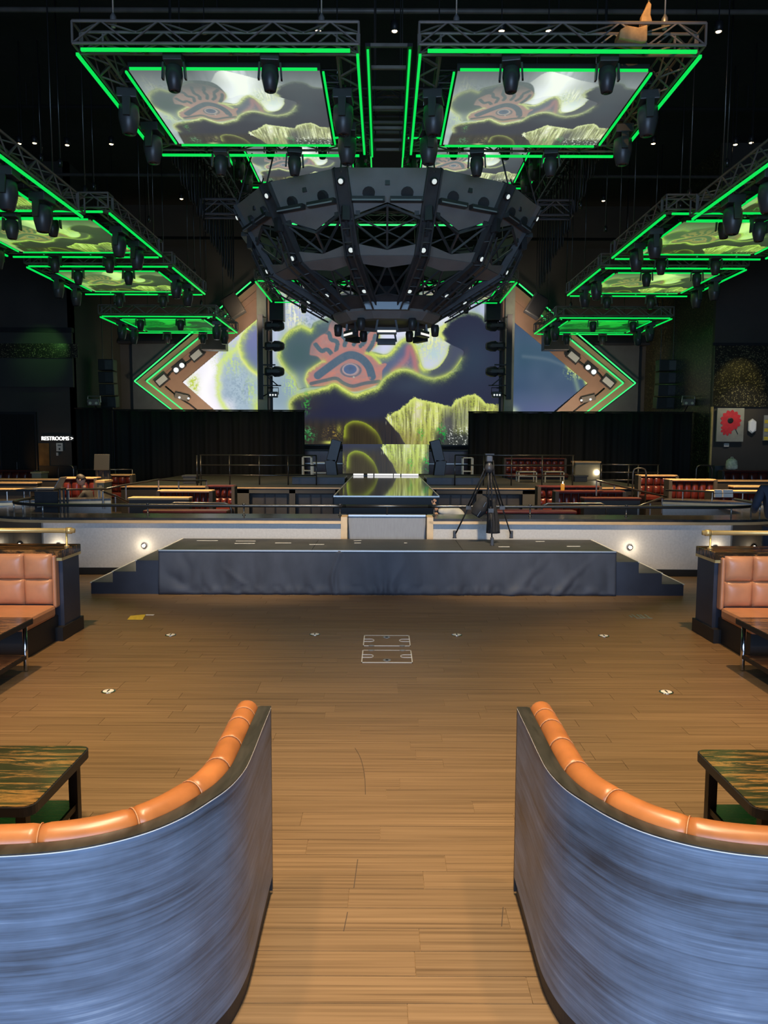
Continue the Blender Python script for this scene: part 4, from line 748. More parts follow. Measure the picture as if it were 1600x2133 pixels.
for tagn, x, y, z, lab in RIGS:
    for sx in (-1, 1):
        loc = (sx*-x if sx > 0 else x, y, z); L = lab % SIDE[sx]
        lb = 'square truss rig with green LED lines, '+L
        if first[0]: r_ = rig0; r_.location = loc; r_['label'] = lb; first[0] = False
        else: r_ = copy_tree(rig0, loc, label=lb)
        if tagn[0] == 'S':
            for c in bpy.data.objects:
                if c.parent == r_ and c.name.startswith('screen_picture'): c.data = GREENPIC if tagn == 'S4' else SIDEPIC
        for cx in (-1.6, 1.6):
            for cy in (-ti, ti):
                c = MB().tube([(loc[0]+cx, y+cy, z+.42), (loc[0]+cx, y+cy, 13.0)], 0.014, 6).lathe([(.03, z+.40), (.05, z+.46), (.05, z+.56), (.02, z+.62)], 8, (loc[0]+cx, y+cy, 0)).build('hanging_chain', EDGE if cy < 0 and tagn[0] == 'C' else RAIL, r_, True)
        for j, (hx, hy, rot, sc, pos) in enumerate(HP):
            if tagn == 'C3' and j in (4, 5, 6, 7): continue
            if tagn == 'S1' and (hx*sx > 1.0): continue
            which = (('left', 'right') if j < 4 else ('near', 'far'))[j % 2]
            ll = 'black moving head, %s one on the %s of the %s' % (which, pos, L)
            hl = (loc[0]+hx, y+hy, z+0.06)
            if first[1]: m_ = mh0; m_.location = hl; m_.scale = (sc,)*3; m_['label'] = ll; first[1] = False
            else: m_ = copy_tree(mh0, hl, rot*PI/2+random.uniform(-.2, .2), label=ll, scale=sc)
# centre spine between the two front rigs
cs = thing('spine_truss', 'narrow truss spine with two green LED lines between the front rigs', 'truss', (0, 14.4, 8.1))
for sx in (-1, 1): MB().bar((sx*.32, 12.25, 8.06), (sx*.32, 16.6, 8.06), .036).build('led_strip', GREEN, cs); MB().bar((sx*.32, 12.2, 8.12), (sx*.32, 16.7, 8.12), .08, .05).build('side_rail', BLACK, cs)
for yy in (13.0, 14.5, 15.4, 16.0, 16.5): MB().bar((-.32, yy, 8.16), (.32, yy, 8.16), .05).build('cross_bar', TRUSS, cs); MB().bar((-.32, yy, 8.5), (.32, yy, 8.5), .05).build('cross_bar', TRUSS, cs)
for sx in (-1, 1): MB().tube([(sx*.25, 14.5, 8.1), (sx*.25, 14.5, 13)], .012, 5).build('hanging_wire', RAIL, cs); MB().tube([(sx*.25, 16.4, 8.1), (sx*.25, 16.4, 13)], .012, 5).build('hanging_wire', RAIL, cs)

# ------------------------------------------------------------------ bowl chandelier
YC = 20.5; PRO = [(3.86, 7.90), (2.95, 6.32), (1.42, 5.44)]; NR = 12
def prof(s):
    (a, b), t = ((PRO[0], PRO[1]), s) if s <= 1 else ((PRO[1], PRO[2]), s-1); return a[0]+(b[0]-a[0])*t, a[1]+(b[1]-a[1])*t
def phi(i): return math.radians(15+30*i)
def PP(i, s, out=0.0):
    r, z = prof(s); n = (0.876, -0.483) if s <= 1 else (0.52, -0.855); r += n[0]*out; z += n[1]*out; a = phi(i); return Vector((r*math.sin(a), YC-r*math.cos(a), z))
def PT(i, t, s, out=0.0): return PP(i, s, out).lerp(PP(i+1, s, out), t)
ch = thing('bowl_chandelier', 'huge bowl-shaped black steel chandelier hanging over the room', 'chandelier', (0, YC, 5.3))
LAMP = emit('rib_lamp_lens', (0.85, 0.95, 0.95), 0.8)
for i in range(NR):
    a = phi(i); tg = Vector((math.cos(a), math.sin(a), 0)); rb = MB()
    for s0, s1 in ((0, 1), (1, 2)):
        p, q = PP(i, s0), PP(i, s1); nn = ((q-p).normalized().cross(tg)).normalized()
        rb.bar(p, q, 0.27, 0.04, nn)
        for e in (-.15, .15): rb.bar(p+tg*e+nn*0.0, q+tg*e, 0.035, 0.16, nn)
    rib = rb.build('rib', RIB, ch)
    for s in (.14, .93, 1.62):
        p = PP(i, s, .09); d = (PP(i, s, .2)-PP(i, s, 0)).normalized(); M = d.to_track_quat('Z', 'Y').to_matrix()
        MB().lathe([(0.075, -.06), (0.085, .0), (0.07, .02)], 12, p, M).build('lamp_can', DARKP, rib, True); MB().lathe([(0.058, .015), (0.045, .035)], 12, p, M).build('lamp_lens', LAMP, rib, True)
    orl = MB()
    for e in (-.1, .1): orl.tube([PP(i, .62, .20)+tg*e, PP(i, 1.0, .26)+tg*e, PP(i, 1.92, .20)+tg*e], .022, 6)
    for k2 in range(8):
        s0 = .66+k2*.16; e = -.1 if k2 % 2 else .1; orl.bar(PP(i, s0, .21)+tg*e, PP(i, s0+.08, .0)-tg*e, .02); orl.bar(PP(i, s0, .21)-tg*e, PP(i, s0, .21)+tg*e, .02)
    orl.build('outer_rail', RIB, rib)
    MB().obox(PP(i, .5, .1), .16, .14, .3, Matrix.Rotation(-a, 3, 'Z')).build('junction_box', DARKP, rib); MB().tube([PP(i, .52, .12), PP(i, .75, .16)], .035, 6).build('conduit', DARKP, rib)
    up = i % 2 == 1  # the panel facing the camera sits between ribs 11 and 0
    mid = 0.38 if up else 0.64; low = 0.54 if up else 0.45
    pts = [PT(i, .04, 0), PT(i, .96, 0), PT(i, .96, low), PT(i, .5, mid), PT(i, .04, low)]; nrm = (pts[1]-pts[0]).cross(pts[2]-pts[1]).normalized()*-0.03
    pn = MB().prism(pts, nrm).build('upper_panel', GREYP, ch)
    for t_, s_ in ((.5, .16), (.14, .5), (.86, .5)):
        c_ = PT(i, t_, s_, .035); MB().obox(c_, .10, .04, .10, Matrix.Rotation(a+.26, 3, 'Z')).build('bolt_plate', RIB, pn)
    bp = [PT(i, .05, .86), PT(i, .5, .94), PT(i, .95, .86), PT(i, .95, 1.0), PT(i, .05, 1.0)]; MB().prism(bp, nrm*.8).build('middle_panel', GREYP, ch)
    bp = [PT(i, .05, 1.0), PT(i, .95, 1.0), PT(i, .95, 1.14), PT(i, .5, 1.22), PT(i, .05, 1.14)]; n2 = (bp[1]-bp[0]).cross(bp[2]-bp[1]).normalized()*-.025; MB().prism(bp, n2).build('lower_panel', GREYP, ch)
    bp = [PT(i, .06, 1.78), PT(i, .5, 1.72), PT(i, .94, 1.78), PT(i, .94, 2.0), PT(i, .06, 2.0)]; MB().prism(bp, n2).build('collar_panel', RIB, ch)
    ap = PT(i, .5, mid+.03, .06)
    for e in (.05, .95): MB().bar(PT(i, e, low+.04, .06), ap, .05).build('strut', RIB, ch); MB().bar(PT(i, e, low+.06), PT(i, .5, .93), .045).build('strut', RIB, ch)
    MB().bar(ap, PT(i, .5, 1.2), .045).build('strut', RIB, ch)
    for e in (.08, .92): MB().bar(PT(i, .5, 1.15), PT(i, e, 1.85), .04).build('strut', RIB, ch); MB().bar(PT(i, e, 1.12), PT(i, .5, 1.74), .035).build('strut', RIB, ch); MB().bar(PT(i, e, low), PT(i, 1-e, .9, -.1), .03).build('strut', RIB, ch)
    MB().tube([PT(i, .0, .04), PT(i, 1, .04)], .03, 6).build('rim_tube', RIB, ch)
    # strobe bars on the upper panels
    for t0, t1 in ((.10, .47), (.53, .90)):
        p, q = PT(i, t0, .33, .16), PT(i, t1, .33, .16); lbr = MB().bar(p, q, .13, .10, (0, 0, 1)).build('strobe_bar', DARKP, ch); MB().bar(p.lerp(q, .04)+PP(i, .33, .06)-PP(i, .33, 0), p.lerp(q, .96)+PP(i, .33, .06)-PP(i, .33, 0), .035, .03).build('strobe_tube', mat('grey_tube', (.35, .36, .37), .3), lbr)
        c_ = p.lerp(q, .5); MB().lathe([(.13, -.04), (.13, .05)], 12, c_+Vector((0, 0, .12))+PP(i, .3, -.06)-PP(i, .3, 0), (PP(i, .3, 1)-PP(i, .3, 0)).to_track_quat('Z', 'Y').to_matrix()).build('yoke', DARKP, lbr)
# bottom disc and fixtures
MB().lathe([(1.43, 5.50), (1.43, 5.36), (1.24, 5.18), (1.05, 5.16), (1.05, 5.26), (1.2, 5.36), (1.2, 5.50)], 12, (0, YC, 0), Matrix.Rotation(math.radians(15), 3, 'Z')).build('bottom_ring', GREYP, ch)
MB().lathe([(1.05, 5.26), (1.05, 5.32), (0.3, 5.36)], 12, (0, YC, 0)).build('bottom_plate', RIB, ch)
MB().tube([(2.5*math.cos(2*PI*k/24), YC+2.5*math.sin(2*PI*k/24), 6.55) for k in range(24)], .06, 6, True).build('inner_ring', BLACK, ch); MB().lathe([(.5, 5.3), (.5, 6.1), (.8, 6.3), (.8, 6.7), (.3, 6.9)], 12, (0, YC, 0)).build('core_drum', BLACK, ch)
for k in range(6):
    a = phi(2*k)-math.radians(15); M = Matrix.Rotation(a, 3, 'Z'); c_ = Vector((1.05*math.sin(a), YC-1.05*math.cos(a), 4.90)); f = MB().obox(c_, .5, .16, .16, M).build('strobe_light', DARKP, ch); MB().obox(c_+M @ Vector((0, -.085, -.02)), .46, .02, .05, M).build('strobe_tube', LEDW, f)
    for e in (-.27, .27): MB().bar(c_+M @ Vector((e, 0, 0)), c_+M @ Vector((e*.8, 0, .3)), .05).build('yoke_arm', DARKP, f)
for k in range(6):
    a = phi(2*k)+math.radians(15); c_ = Vector((1.27*math.sin(a), YC-1.27*math.cos(a), 5.2)); MB().lathe([(.09, 0), (.11, -.08), (.09, -.28), (.06, -.3)], 10, c_).build('spot_head', DARKP, ch, True)
MB().box(-.55, .55, YC-1.56, YC-1.42, 5.34, 5.52).build('front_plate', mat('pale_steel', (.30, .33, .35), .4, .6), ch)
for i in range(NR):
    r, z = 3.5, 8.2; a = phi(i); MB().tube([PP(i, .03), (4.3*math.sin(a)*.8, YC-4.3*math.cos(a)*.8, 9.2)], .02, 5).build('guy_wire', RIB, ch)
ct = thing('cross_truss', 'cross truss with a green LED line seen through the chandelier ribs', 'truss', (0, 29, 10.1)); box_truss(MB(), (-3.0, 29, 10.3), (3.0, 29, 10.3), .32).build('truss_beam', TRUSS, ct)
MB().bar((-2.5, 28.85, 10.02), (2.5, 28.85, 10.02), .05).build('led_strip', GREENP, ct)
for sx in (-1, 1): MB().bar((sx*2.6, 28.85, 10.0), (sx*3.3, 27.2, 9.6), .05).build('led_strip', GREENP, ct); MB().bar((sx*2.6, 28.95, 10.12), (sx*3.3, 27.3, 9.72), .08).build('arm', TRUSS, ct); MB().tube([(sx*2.4, 29, 10.4), (sx*2.4, 29, 13)], .02, 5).build('hanging_chain', RAIL, ct)
rt = thing('ring_truss', 'dark square carrier truss holding up the bowl chandelier', 'truss', (0, YC, 9.2))
for a, b in (((-4.6, -3.4), (4.6, -3.4)), ((-4.6, 3.4), (4.6, 3.4)), ((-4.6, -3.4), (-4.6, 3.4)), ((4.6, -3.4), (4.6, 3.4))): box_truss(MB(), (a[0], YC+a[1], 9.35), (b[0], YC+b[1], 9.35), .4, .03, .5).build('truss_beam', BLACK, rt)
for a in (-4.6, 4.6):
    for b in (-3.4, 3.4): MB().tube([(a, YC+b, 9.5), (a, YC+b, 13)], .03, 6).build('hanging_chain', RAIL, rt)
for sx in (-1, 1):
    bx_ = MB(); c_ = Vector((sx*4.25, YC-.3, 8.05)); box_truss(bx_, c_+Vector((-.45, 0, 0)), c_+Vector((.45, 0, 0)), .36, .03, .45); bx_.build('outrigger_frame', EDGE if False else RIB, ch)
    for j in range(9):
        x = sx*4.6; y = YC-2.9+j*.75; dp = 1.0+.16*j+random.uniform(-.1, .15); w_ = .17
        cb = MB()
        for e in (0, .04, .08): cb.tube([(x+sx*e*2, y+w_*math.cos(t)+e, 9.2-(dp-e*2)*math.sin(t)**.55) for t in [PI*m/14 for m in range(15)]], .015, 5)
        o = cb.build('cable_loop', BLACK, None, True); tag(o, 'drooping cable loop, %s from the front on the %s flank of the chandelier' % (('first', 'second', 'third', 'fourth', 'fifth', 'sixth', 'seventh', 'eighth', 'ninth')[j], SIDE[sx]), 'cable', 'cable loops on the %s of the chandelier' % SIDE[sx])

# ------------------------------------------------------------------ ceiling fittings
dl0 = thing('downlight', 'x', 'downlight', (0, 0, 0), 'small ceiling downlights'); MB().lathe([(.07, .22), (.09, .2), (.09, 0), (.075, 0), (.075, .05)], 12).build('can', BLACK, dl0, True); MB().lathe([(.05, .0), (.07, .04), (.05, .07)], 10).build('bulb', LAMPW, dl0, True); MB().tube([(0, 0, .2), (0, 0, 2.0)], .012, 5).build('stem', BLACK, dl0); kids(dl0)
DLS = [(425, 69, 'above the front left truss, brightest of its row'), (663, 66, 'above the right end of the front left truss'), (822, 66, 'high up between the two front trusses'), (1045, 66, 'left one above the front right truss'), (1143, 66, 'second one above the front right truss'), (1497, 67, 'past the right end of the front right truss'),
       (40, 300, 'leftmost of four left of the front rig'), (72, 299, 'second of four left of the front rig'), (140, 303, 'third of four left of the front rig'), (232, 301, 'fourth of four left of the front rig'), (1361, 300, 'first of three right of the front rig'), (1532, 302, 'second of three right of the front rig'), (1565, 298, 'third of three right of the front rig'), (378, 415, 'low one behind the left side rigs'), (1257, 419, 'low one behind the right side rigs')]
for i, (u, v, l) in enumerate(DLS):
    p = atz(u, v, 11.0); lb = 'tiny warm ceiling downlight '+l
    if i == 0: dl0.location = p; dl0['label'] = lb
    else: copy_tree(dl0, p, label=lb)
for i, (y, z) in enumerate(((10.2, 10.9), (14.5, 11.6), (19, 12.2), (24.5, 12.3), (29, 11.8), (33, 10.6))):
    o = MB().tube([(-16, y, z), (16, y, z)], .06, 8).build('ceiling_pipe', CEIL if i % 2 else TRUSS, None, True); tag(o, 'dark horizontal ceiling pipe, %s counting from the front' % ('first', 'second', 'third', 'fourth', 'fifth', 'sixth')[i], 'pipe', 'ceiling pipes')
    for x in (-11, -4, 4, 11): MB().tube([(x, y, z), (x, y, 13)], .02, 5).build('pipe_hanger', CEIL, o)
for i, (u, v, Y) in enumerate(((85, 320, 22), (125, 330, 20), (195, 380, 22), (310, 450, 26), (340, 520, 28), (405, 560, 30), (430, 600, 33), (1210, 420, 24), (1262, 470, 26), (1305, 560, 30), (1365, 500, 25), (1418, 420, 22), (1515, 330, 20), (1180, 600, 33))):
    p = at(u, v, Y); o = MB().tube([(p.x, Y, p.z), (p.x, Y, 13)], .018, 5).lathe([(.05, p.z-.2), (.06, p.z-.05), (.02, p.z)], 8, (p.x, Y, 0)).build('drop_cable', RAIL, None, True); tag(o, 'thin steel cable with a hook, %s from the %s edge under the dark ceiling' % (('first', 'second', 'third', 'fourth', 'fifth', 'sixth', 'seventh')[i if i < 7 else (12-i if i < 13 else 6)], 'left' if i < 7 else 'right'), 'cable', 'cables dropping from the ceiling')
TAN = mat('tan_canvas', (0.50, 0.30, 0.12), .8, 0, .25, (8, 8, 8), .3)
hb = thing('hoist_bag', 'tan canvas hoist bag lit amber above the front right truss', 'bag', (3.75, 12.2, 8.5)); P_ = [at(u, v, 12.2) for u, v in ((1290, 78), (1293, 60), (1308, 52), (1330, 56), (1350, 50), (1349, 85), (1338, 87))]
MB().prism(P_, (0, .3, 0)).build('bag_body', TAN, hb, False, .02); P_ = [at(u, v, 12.3) for u, v in ((1335, 52), (1338, 30), (1347, 12), (1352, 0), (1358, 8), (1356, 30), (1360, 44), (1350, 52))]; MB().prism(P_, (0, .12, 0)).build('bag_neck', TAN, hb, False, .02)
MB().tube([at(1352, 4, 12.35), at(1352, 4, 12.35)+Vector((0, 0, 4))], .02, 6).build('hanging_chain', RAIL, hb)
# ================================================================== rear stage, drapes, seating
def drape(label, x0, x1, Y, z0, z1, amp=.09, freq=9.0):
    n = int((x1-x0)*18); m_ = MB(); vs = []
    for j in range(5):
        z = z0+(z1-z0)*j/4
        for i in range(n+1):
            x = x0+(x1-x0)*i/n; s_ = .75+.25*(4-j)/4; vs.append((x, Y+amp*s_*math.sin(x*freq+1.3*math.sin(x*1.7))+.03*math.sin(x*23), z))
    m_.add(vs, [(j*(n+1)+i, j*(n+1)+i+1, (j+1)*(n+1)+i+1, (j+1)*(n+1)+i) for j in range(4) for i in range(n)])
    t = thing('stage_drape', label, 'drape', ((x0+x1)/2, Y, 0), 'black drapes across the rear'); o = m_.build('cloth', DRAPE, t, True); o.modifiers.new('thick', 'SOLIDIFY').thickness = .02
    MB().tube([(x0-.05, Y, z1+.03), (x1+.05, Y, z1+.03)], .03, 6).build('pipe', BLACK, t)
    for x in (x0, x1): MB().tube([(x, Y+.15, z0), (x, Y+.15, z1+.03)], .025, 6).build('upright', BLACK, t)
drape('black drape hiding the stage left of the video wall', -10.9, -3.28, 31.0, .0, 3.36); drape('narrow black drape between the restroom wall and the main left drape', -12.4, -10.95, 31.0, .0, 3.42, .07)
drape('black drape hiding the stage right of the video wall', 3.36, 7.25, 31.06, .0, 3.33); drape('black drape below the right speaker column', 7.0, 12.15, 30.8, .0, 3.33, .1, 7)
sg = thing('main_stage', 'dark main stage block with recessed front openings and gold edge', 'stage', (0, 24, 0))
MB().box(-4.32, 4.32, 21.75, 30.8, .0, .80).build('stage_body', PLINTH, sg); MB().box(-4.36, 4.36, 21.6, 30.8, .80, .86).build('stage_top', DECK, sg)
for sx in (-1, 1):
    for a, b in ((1.25, 1.42), (2.55, 2.72), (3.85, 4.34)): MB().box(min(sx*a, sx*b), max(sx*a, sx*b), 21.6, 21.8, 0, .80).build('front_post', PANELG, sg)
    MB().box(min(sx*1.25, sx*4.34), max(sx*1.25, sx*4.34), 21.6, 21.75, .70, .80).build('front_header', PANELG, sg)
    for a, b in ((1.50, 2.47), (2.80, 3.77)):
        MB().box(min(sx*a, sx*b), max(sx*a, sx*b), 21.70, 21.75, .1, .66).build('opening_screen', DARKP, sg)
        for q in (.35, .65): xx = sx*(a+(b-a)*q); MB().box(xx-.02, xx+.02, 21.68, 21.7, .1, .66).build('opening_mullion', BLACK, sg)
    MB().box(min(sx*1.2, sx*4.36), max(sx*1.2, sx*4.36), 21.57, 21.6, .835, .865).build('edge_trim', GOLD, sg)
cw = thing('catwalk', 'long glossy black catwalk running from the small screen towards the camera', 'catwalk', (0, 21, 0))
GLOSS = mat('black_gloss_deck', (0.012, 0.013, 0.013), 0.06, 0.0, 0.1)
MB().box(-1.12, 1.12, 16.4, 21.55, .0, .97).build('catwalk_body', PLINTH, cw); MB().box(-1.12, 1.12, 21.55, 26.2, .862, .97).build('catwalk_body', PLINTH, cw); MB().box(-1.12, 1.12, 16.4, 26.2, .97, 1.0).build('gloss_deck', GLOSS, cw)
for sx in (-1, 1): MB().box(sx*1.12-.012, sx*1.12+.012, 16.4, 26.2, .985, 1.008).build('edge_trim', EDGE, cw)
MB().box(-1.13, 1.13, 16.385, 16.4, .975, 1.004).build('edge_trim', EDGE, cw)
lb_ = thing('light_bar', 'white LED light bar lying across the head of the catwalk', 'light bar', (0, 26.3, 1.0)); MB().box(-1.12, 1.15, 26.25, 26.4, 1.0, 1.03).build('bar_body', BLACK, lb_)
for x0, x1 in ((-1.1, -.75), (-.62, -.42), (-.38, .25), (.28, .5), (.54, 1.12)): MB().box(x0, x1, 26.22, 26.26, 1.01, 1.07).build('led_segment', LEDW, lb_)
dj = thing('dj_screen', 'low LED screen showing a glowing mound at the head of the catwalk', 'screen', (0, 26.6, 1.05)); a_, b_ = at(714, 925, 26.6), at(893, 987, 26.6)
MB().box(a_.x, b_.x, 26.62, 27.2, b_.z, a_.z).build('screen_cabinet', BLACK, dj)
def tone_dj(rgb, A, B): return np.minimum(rgb*np.array((.9, .95, .9))+np.array((18, 18, 18)), 255)
mesh_obj('screen_picture', picture_mesh('dj_picture', 170, 70, (706, 925, 862, 924), lambda A, B: (a_.x+(b_.x-a_.x)*A, np.full(A.shape, 26.6), a_.z+(b_.z-a_.z)*B), None, tone_dj), dj, (0, -26.6, -1.05))
for sx in (-1, 1):
    f = thing('stage_monitor', 'tilted black monitor speaker stack %s of the low LED screen' % SIDE[sx], 'speaker', (sx*1.75, 26.7, .86), 'monitor speakers beside the low screen'); M = Matrix.Rotation(sx*.22, 3, 'Y')
    MB().obox((sx*1.78, 26.8, 1.85), .36, .5, .75, Matrix.Rotation(-sx*.25, 3, 'Y')).build('upper_cabinet', DARKP, f, False, .02); MB().obox((sx*1.88, 26.8, 1.22), .38, .5, .62, Matrix.Rotation(sx*.12, 3, 'Y')).build('lower_cabinet', DARKP, f, False, .02); MB().box(sx*1.85-.25, sx*1.85+.25, 26.5, 27.1, .86, .93).build('foot_plate', BLACK, f)
    x0, x1 = sorted((sx*1.25, sx*2.85)); o = MB().box(x0, x1, 23.4, 25.0, .861, 1.06).build('stage_riser', NAVYP); tag(o, 'flat black riser box on the stage %s of the catwalk' % SIDE[sx], 'riser', 'riser boxes'); MB().box(x0, x1, 23.39, 25, 1.06, 1.075).build('riser_top', DECK, o)
    # dark red console behind
    f = thing('back_console', 'dark red panelled console below the video wall, %s of the low screen' % SIDE[sx], 'console', (sx*2.6, 32.5, .86), 'consoles below the video wall')
    x0, x1 = sorted((sx*1.4, sx*4.0)); MB().box(x0, x1, 32.4, 33.2, .0, 1.75).build('console_body', mat('mahogany', (.10, .03, .018), .3, 0, .3, (2, 8, 8)), f); MB().box(x0, x1, 32.3, 33.2, 1.75, 1.82).build('console_top', PLINTH, f); MB().box(x0, x1, 32.34, 32.4, 1.22, 1.26).build('console_shelf', EDGE, f)
    for q in range(4): xx = x0+.1+q*(x1-x0-.2)/4; MB().box(xx, xx+(x1-x0-.2)/4-.03, 32.37, 32.4, 1.3, 1.7).build('console_panel', mat('mahogany_door', (.13, .042, .025), .3), f)
for sx in (-1, 1):
    x0, x1 = sorted((sx*4.4, sx*7.9)); t = thing('seating_platform', 'raised dark platform beside the main stage on the %s' % SIDE[sx], 'platform', (sx*6, 27, 0), 'platforms beside the main stage')
    MB().box(x0, x1, 22.9, 30.8, 0, .80).build('platform_body', PLINTH, t); MB().box(x0, x1, 22.85, 30.8, .80, .83).build('platform_top', DECK, t); MB().box(x0, x1, 22.83, 22.85, .78, .835).build('edge_trim', GOLD, t)
def ground(x, y):
    if abs(x) < 4.36 and 21.6 < y < 30.8: return .862
    if abs(x) < 7.9 and 22.85 < y < 30.8: return .832
    return 0.0
def guard_rail(label, u0, u1, vtop, vbot, Y, posts, bars=3, grp='guard rails on the stage', curl=None):
    a, b = at(u0, vtop, Y), at(u1, vbot, Y); t = thing('guard_rail', label, 'railing', ((a.x+b.x)/2, Y, b.z), grp)
    for k in range(bars): z = a.z-(a.z-b.z)*k/max(bars, 1); MB().tube([(a.x, Y, z), (b.x, Y, z)], .022, 6).build('rail', RAIL, t, True)
    for u in posts: x = at(u, vtop, Y).x; MB().tube([(x, Y, ground(x, Y)), (x, Y, a.z)], .022, 6).build('post', RAIL, t, True)
    return t
guard_rail('three-bar guard rail before the left drape', 416, 660, 948, 1011, 23.0, (410, 418, 478, 540, 600, 659)); guard_rail('three-bar guard rail on the stage right of the catwalk', 948, 1195, 948, 1011, 23.0, (948, 1008, 1066, 1130, 1194))
guard_rail('three-bar guard rail between the pale cabinet and the right banquettes', 1252, 1372, 968, 1016, 23.5, (1253, 1310, 1330, 1371)); guard_rail('two-bar rail behind the far left banquettes', 158, 276, 978, 1000, 25.0, (160, 200, 240, 275), 1, 'low rails in the seating area')
def hoop(label, u0, u1, v0, v1, Y, grp='hoop rails in the seating area'):
    a, b = at(u0, v0, Y), at(u1, v1, Y); b.z = ground(a.x, Y)+.02; r = .12; t = thing('hoop_rail', label, 'railing', ((a.x+b.x)/2, Y, b.z), grp)
    MB().tube([(a.x, Y, b.z), (a.x, Y, a.z-r), (a.x+.035, Y, a.z-.035), (a.x+r, Y, a.z), (b.x-r, Y, a.z), (b.x-.035, Y, a.z-.035), (b.x, Y, a.z-r), (b.x, Y, b.z)], .024, 6).build('tube', RAIL, t, True)
    MB().lathe([(.05, b.z-.02), (.05, b.z)], 8, (a.x, Y, 0)).build('foot', RAIL, t); MB().lathe([(.05, b.z-.02), (.05, b.z)], 8, (b.x, Y, 0)).build('foot', RAIL, t)
hoop('hoop rail behind the seated man', 121, 154, 969, 1003, 24); hoop('hoop rail behind the right tufted banquettes', 1451, 1483, 969, 996, 24); hoop('low wide hoop rail behind the left half wall', 350, 482, 1048, 1068, 14.75); hoop('low wide hoop rail behind the half wall right of the tripod', 1128, 1264, 1049, 1068, 14.75); hoop('hoop rail beside the right guard rail', 1319, 1345, 975, 1016, 21)
def incline(label, pts, Y0, grp='stair rails in the seating area'):
    P_ = [at(u, v, Y0+k*.7) for k, (u, v) in enumerate(pts)]; t = thing('stair_rail', label, 'railing', P_[0], grp); MB().tube(P_, .024, 6).build('rail', RAIL, t, True)
    for p in P_: MB().tube([p, (p.x, p.y, p.z-.34)], .018, 6).build('post', EDGE, t)
incline('sloping stair rail left of the drape', ((208, 1021), (262, 1010), (330, 999), (372, 1001), (430, 1001)), 16.5); incline('short stair rail dropping beside the small beige cabinet', ((214, 1024), (240, 1033), (268, 1046)), 15.2); incline('sloping stair rail right of the pale cabinet', ((1243, 1001), (1280, 1010), (1330, 1022), (1390, 1035)), 17.0); incline('short stair rail behind the right partition', ((1330, 1055), (1355, 1046), (1380, 1036)), 15.0)
# ------------------------------------------------------------------ red banquettes
def red_banquette(label, u0, u1, vtop, Y, cols, rows=1, face=-1, z_low=0.0, seat=True, cap=GOLD, slope=0.0):
    a, b = at(u0, vtop, Y), at(u1, vtop, Y); x0, x1, zt = a.x, b.x, a.z; zs = zt-.55
    t = thing('red_banquette', label, 'banquette', ((x0+x1)/2, Y, 0), 'oxblood banquettes in the seating area')
    yb = Y+.02 if face < 0 else Y
    MB().box(x0, x1, Y+.06, Y+.30, z_low, zt-.05).build('back_shell', PLINTH, t); MB().box(x0-.02, x1+.02, Y-.02, Y+.32, zt-.05, zt).build('top_cap', RED if cap is RED else cap, t, False, .015)  # gold cap colour stands in for warm light on the ledges
    w_ = (x1-x0)/cols
    if face < 0:
        for k in range(cols):
            for r in range(rows): h = (zt-.06-zs)/rows; puff(MB(), x0+k*w_+.008, x0+(k+1)*w_-.008, Y+.05, zs+r*h+.006, zs+(r+1)*h-.006, .05, -1, 4, .045).build('back_cushion', RED, t, True)
        if seat: MB().box(x0, x1, Y-.55, Y+.06, zs-.14, zs).build('seat_cushion', RED, t, False, .03); MB().box(x0+.02, x1-.02, Y-.5, Y+.06, z_low, zs-.14).build('seat_base', PLINTH, t)
        for sx_, x in ((-1, x0), (1, x1)): MB().box(x-.04, x+.04, Y-.05, Y+.3, z_low, zt-.02).build('end_panel', WALLB, t)
    else:
        MB().box(x0, x1, Y+.03, Y+.06, .0, zt-.05).build('outer_back_panel', WALLB, t); MB().box(x0, x1, Y+.30, Y+.85, .0, .45).build('seat_cushion', RED, t)
    return t
RB = red_banquette
RB('plain oxblood banquette at the foot of the restroom wall', -30, 72, 979, 27, 6, 1, -1, cap=RED)
RB('banquette back with gold-lit cap below the restroom doors', -20, 128, 997, 23, 5, 1, 1); RB('banquette back with gold-lit cap in the second row at the far left', -20, 76, 1004, 21, 4, 1, 1); RB('banquette back with gold-lit cap in the third row at the far left', -20, 60, 1018, 18.6, 4, 1, 1)
RB('oxblood banquette glowing amber behind the seated man', 128, 200, 994, 19.5, 4, 1, -1); RB('tufted oxblood banquette under the end of the left drape', 230, 274, 988, 24, 3, 2, -1)
RB('long oxblood banquette before the left guard rail', 330, 440, 1021, 17.5, 9, 1, -1); RB('tall gridded oxblood banquette against the stage corner, left', 432, 486, 1011, 19, 4, 2, -1, cap=RED); RB('amber-topped banquette back left of the stage', 268, 392, 1036, 15.6, 6, 1, 1); RB('brown-topped low banquette back just behind the left half wall', 300, 470, 1063, 13.8, 6, 1, 1, cap=RED)
RB('raised oxblood banquette with two metal tables on the stage', 1052, 1178, 954, 28, 9, 2, -1, .832, cap=RED); RB('gridded oxblood banquette against the stage corner, right', 1123, 1250, 1012, 19, 8, 2, -1, cap=RED); RB('oxblood banquette with an amber candle on its cap', 1160, 1300, 1022, 17.3, 9, 1, -1, cap=RED); RB('low banquette back right of the tripod bags', 1218, 1335, 1037, 15.6, 6, 1, 1, cap=RED)
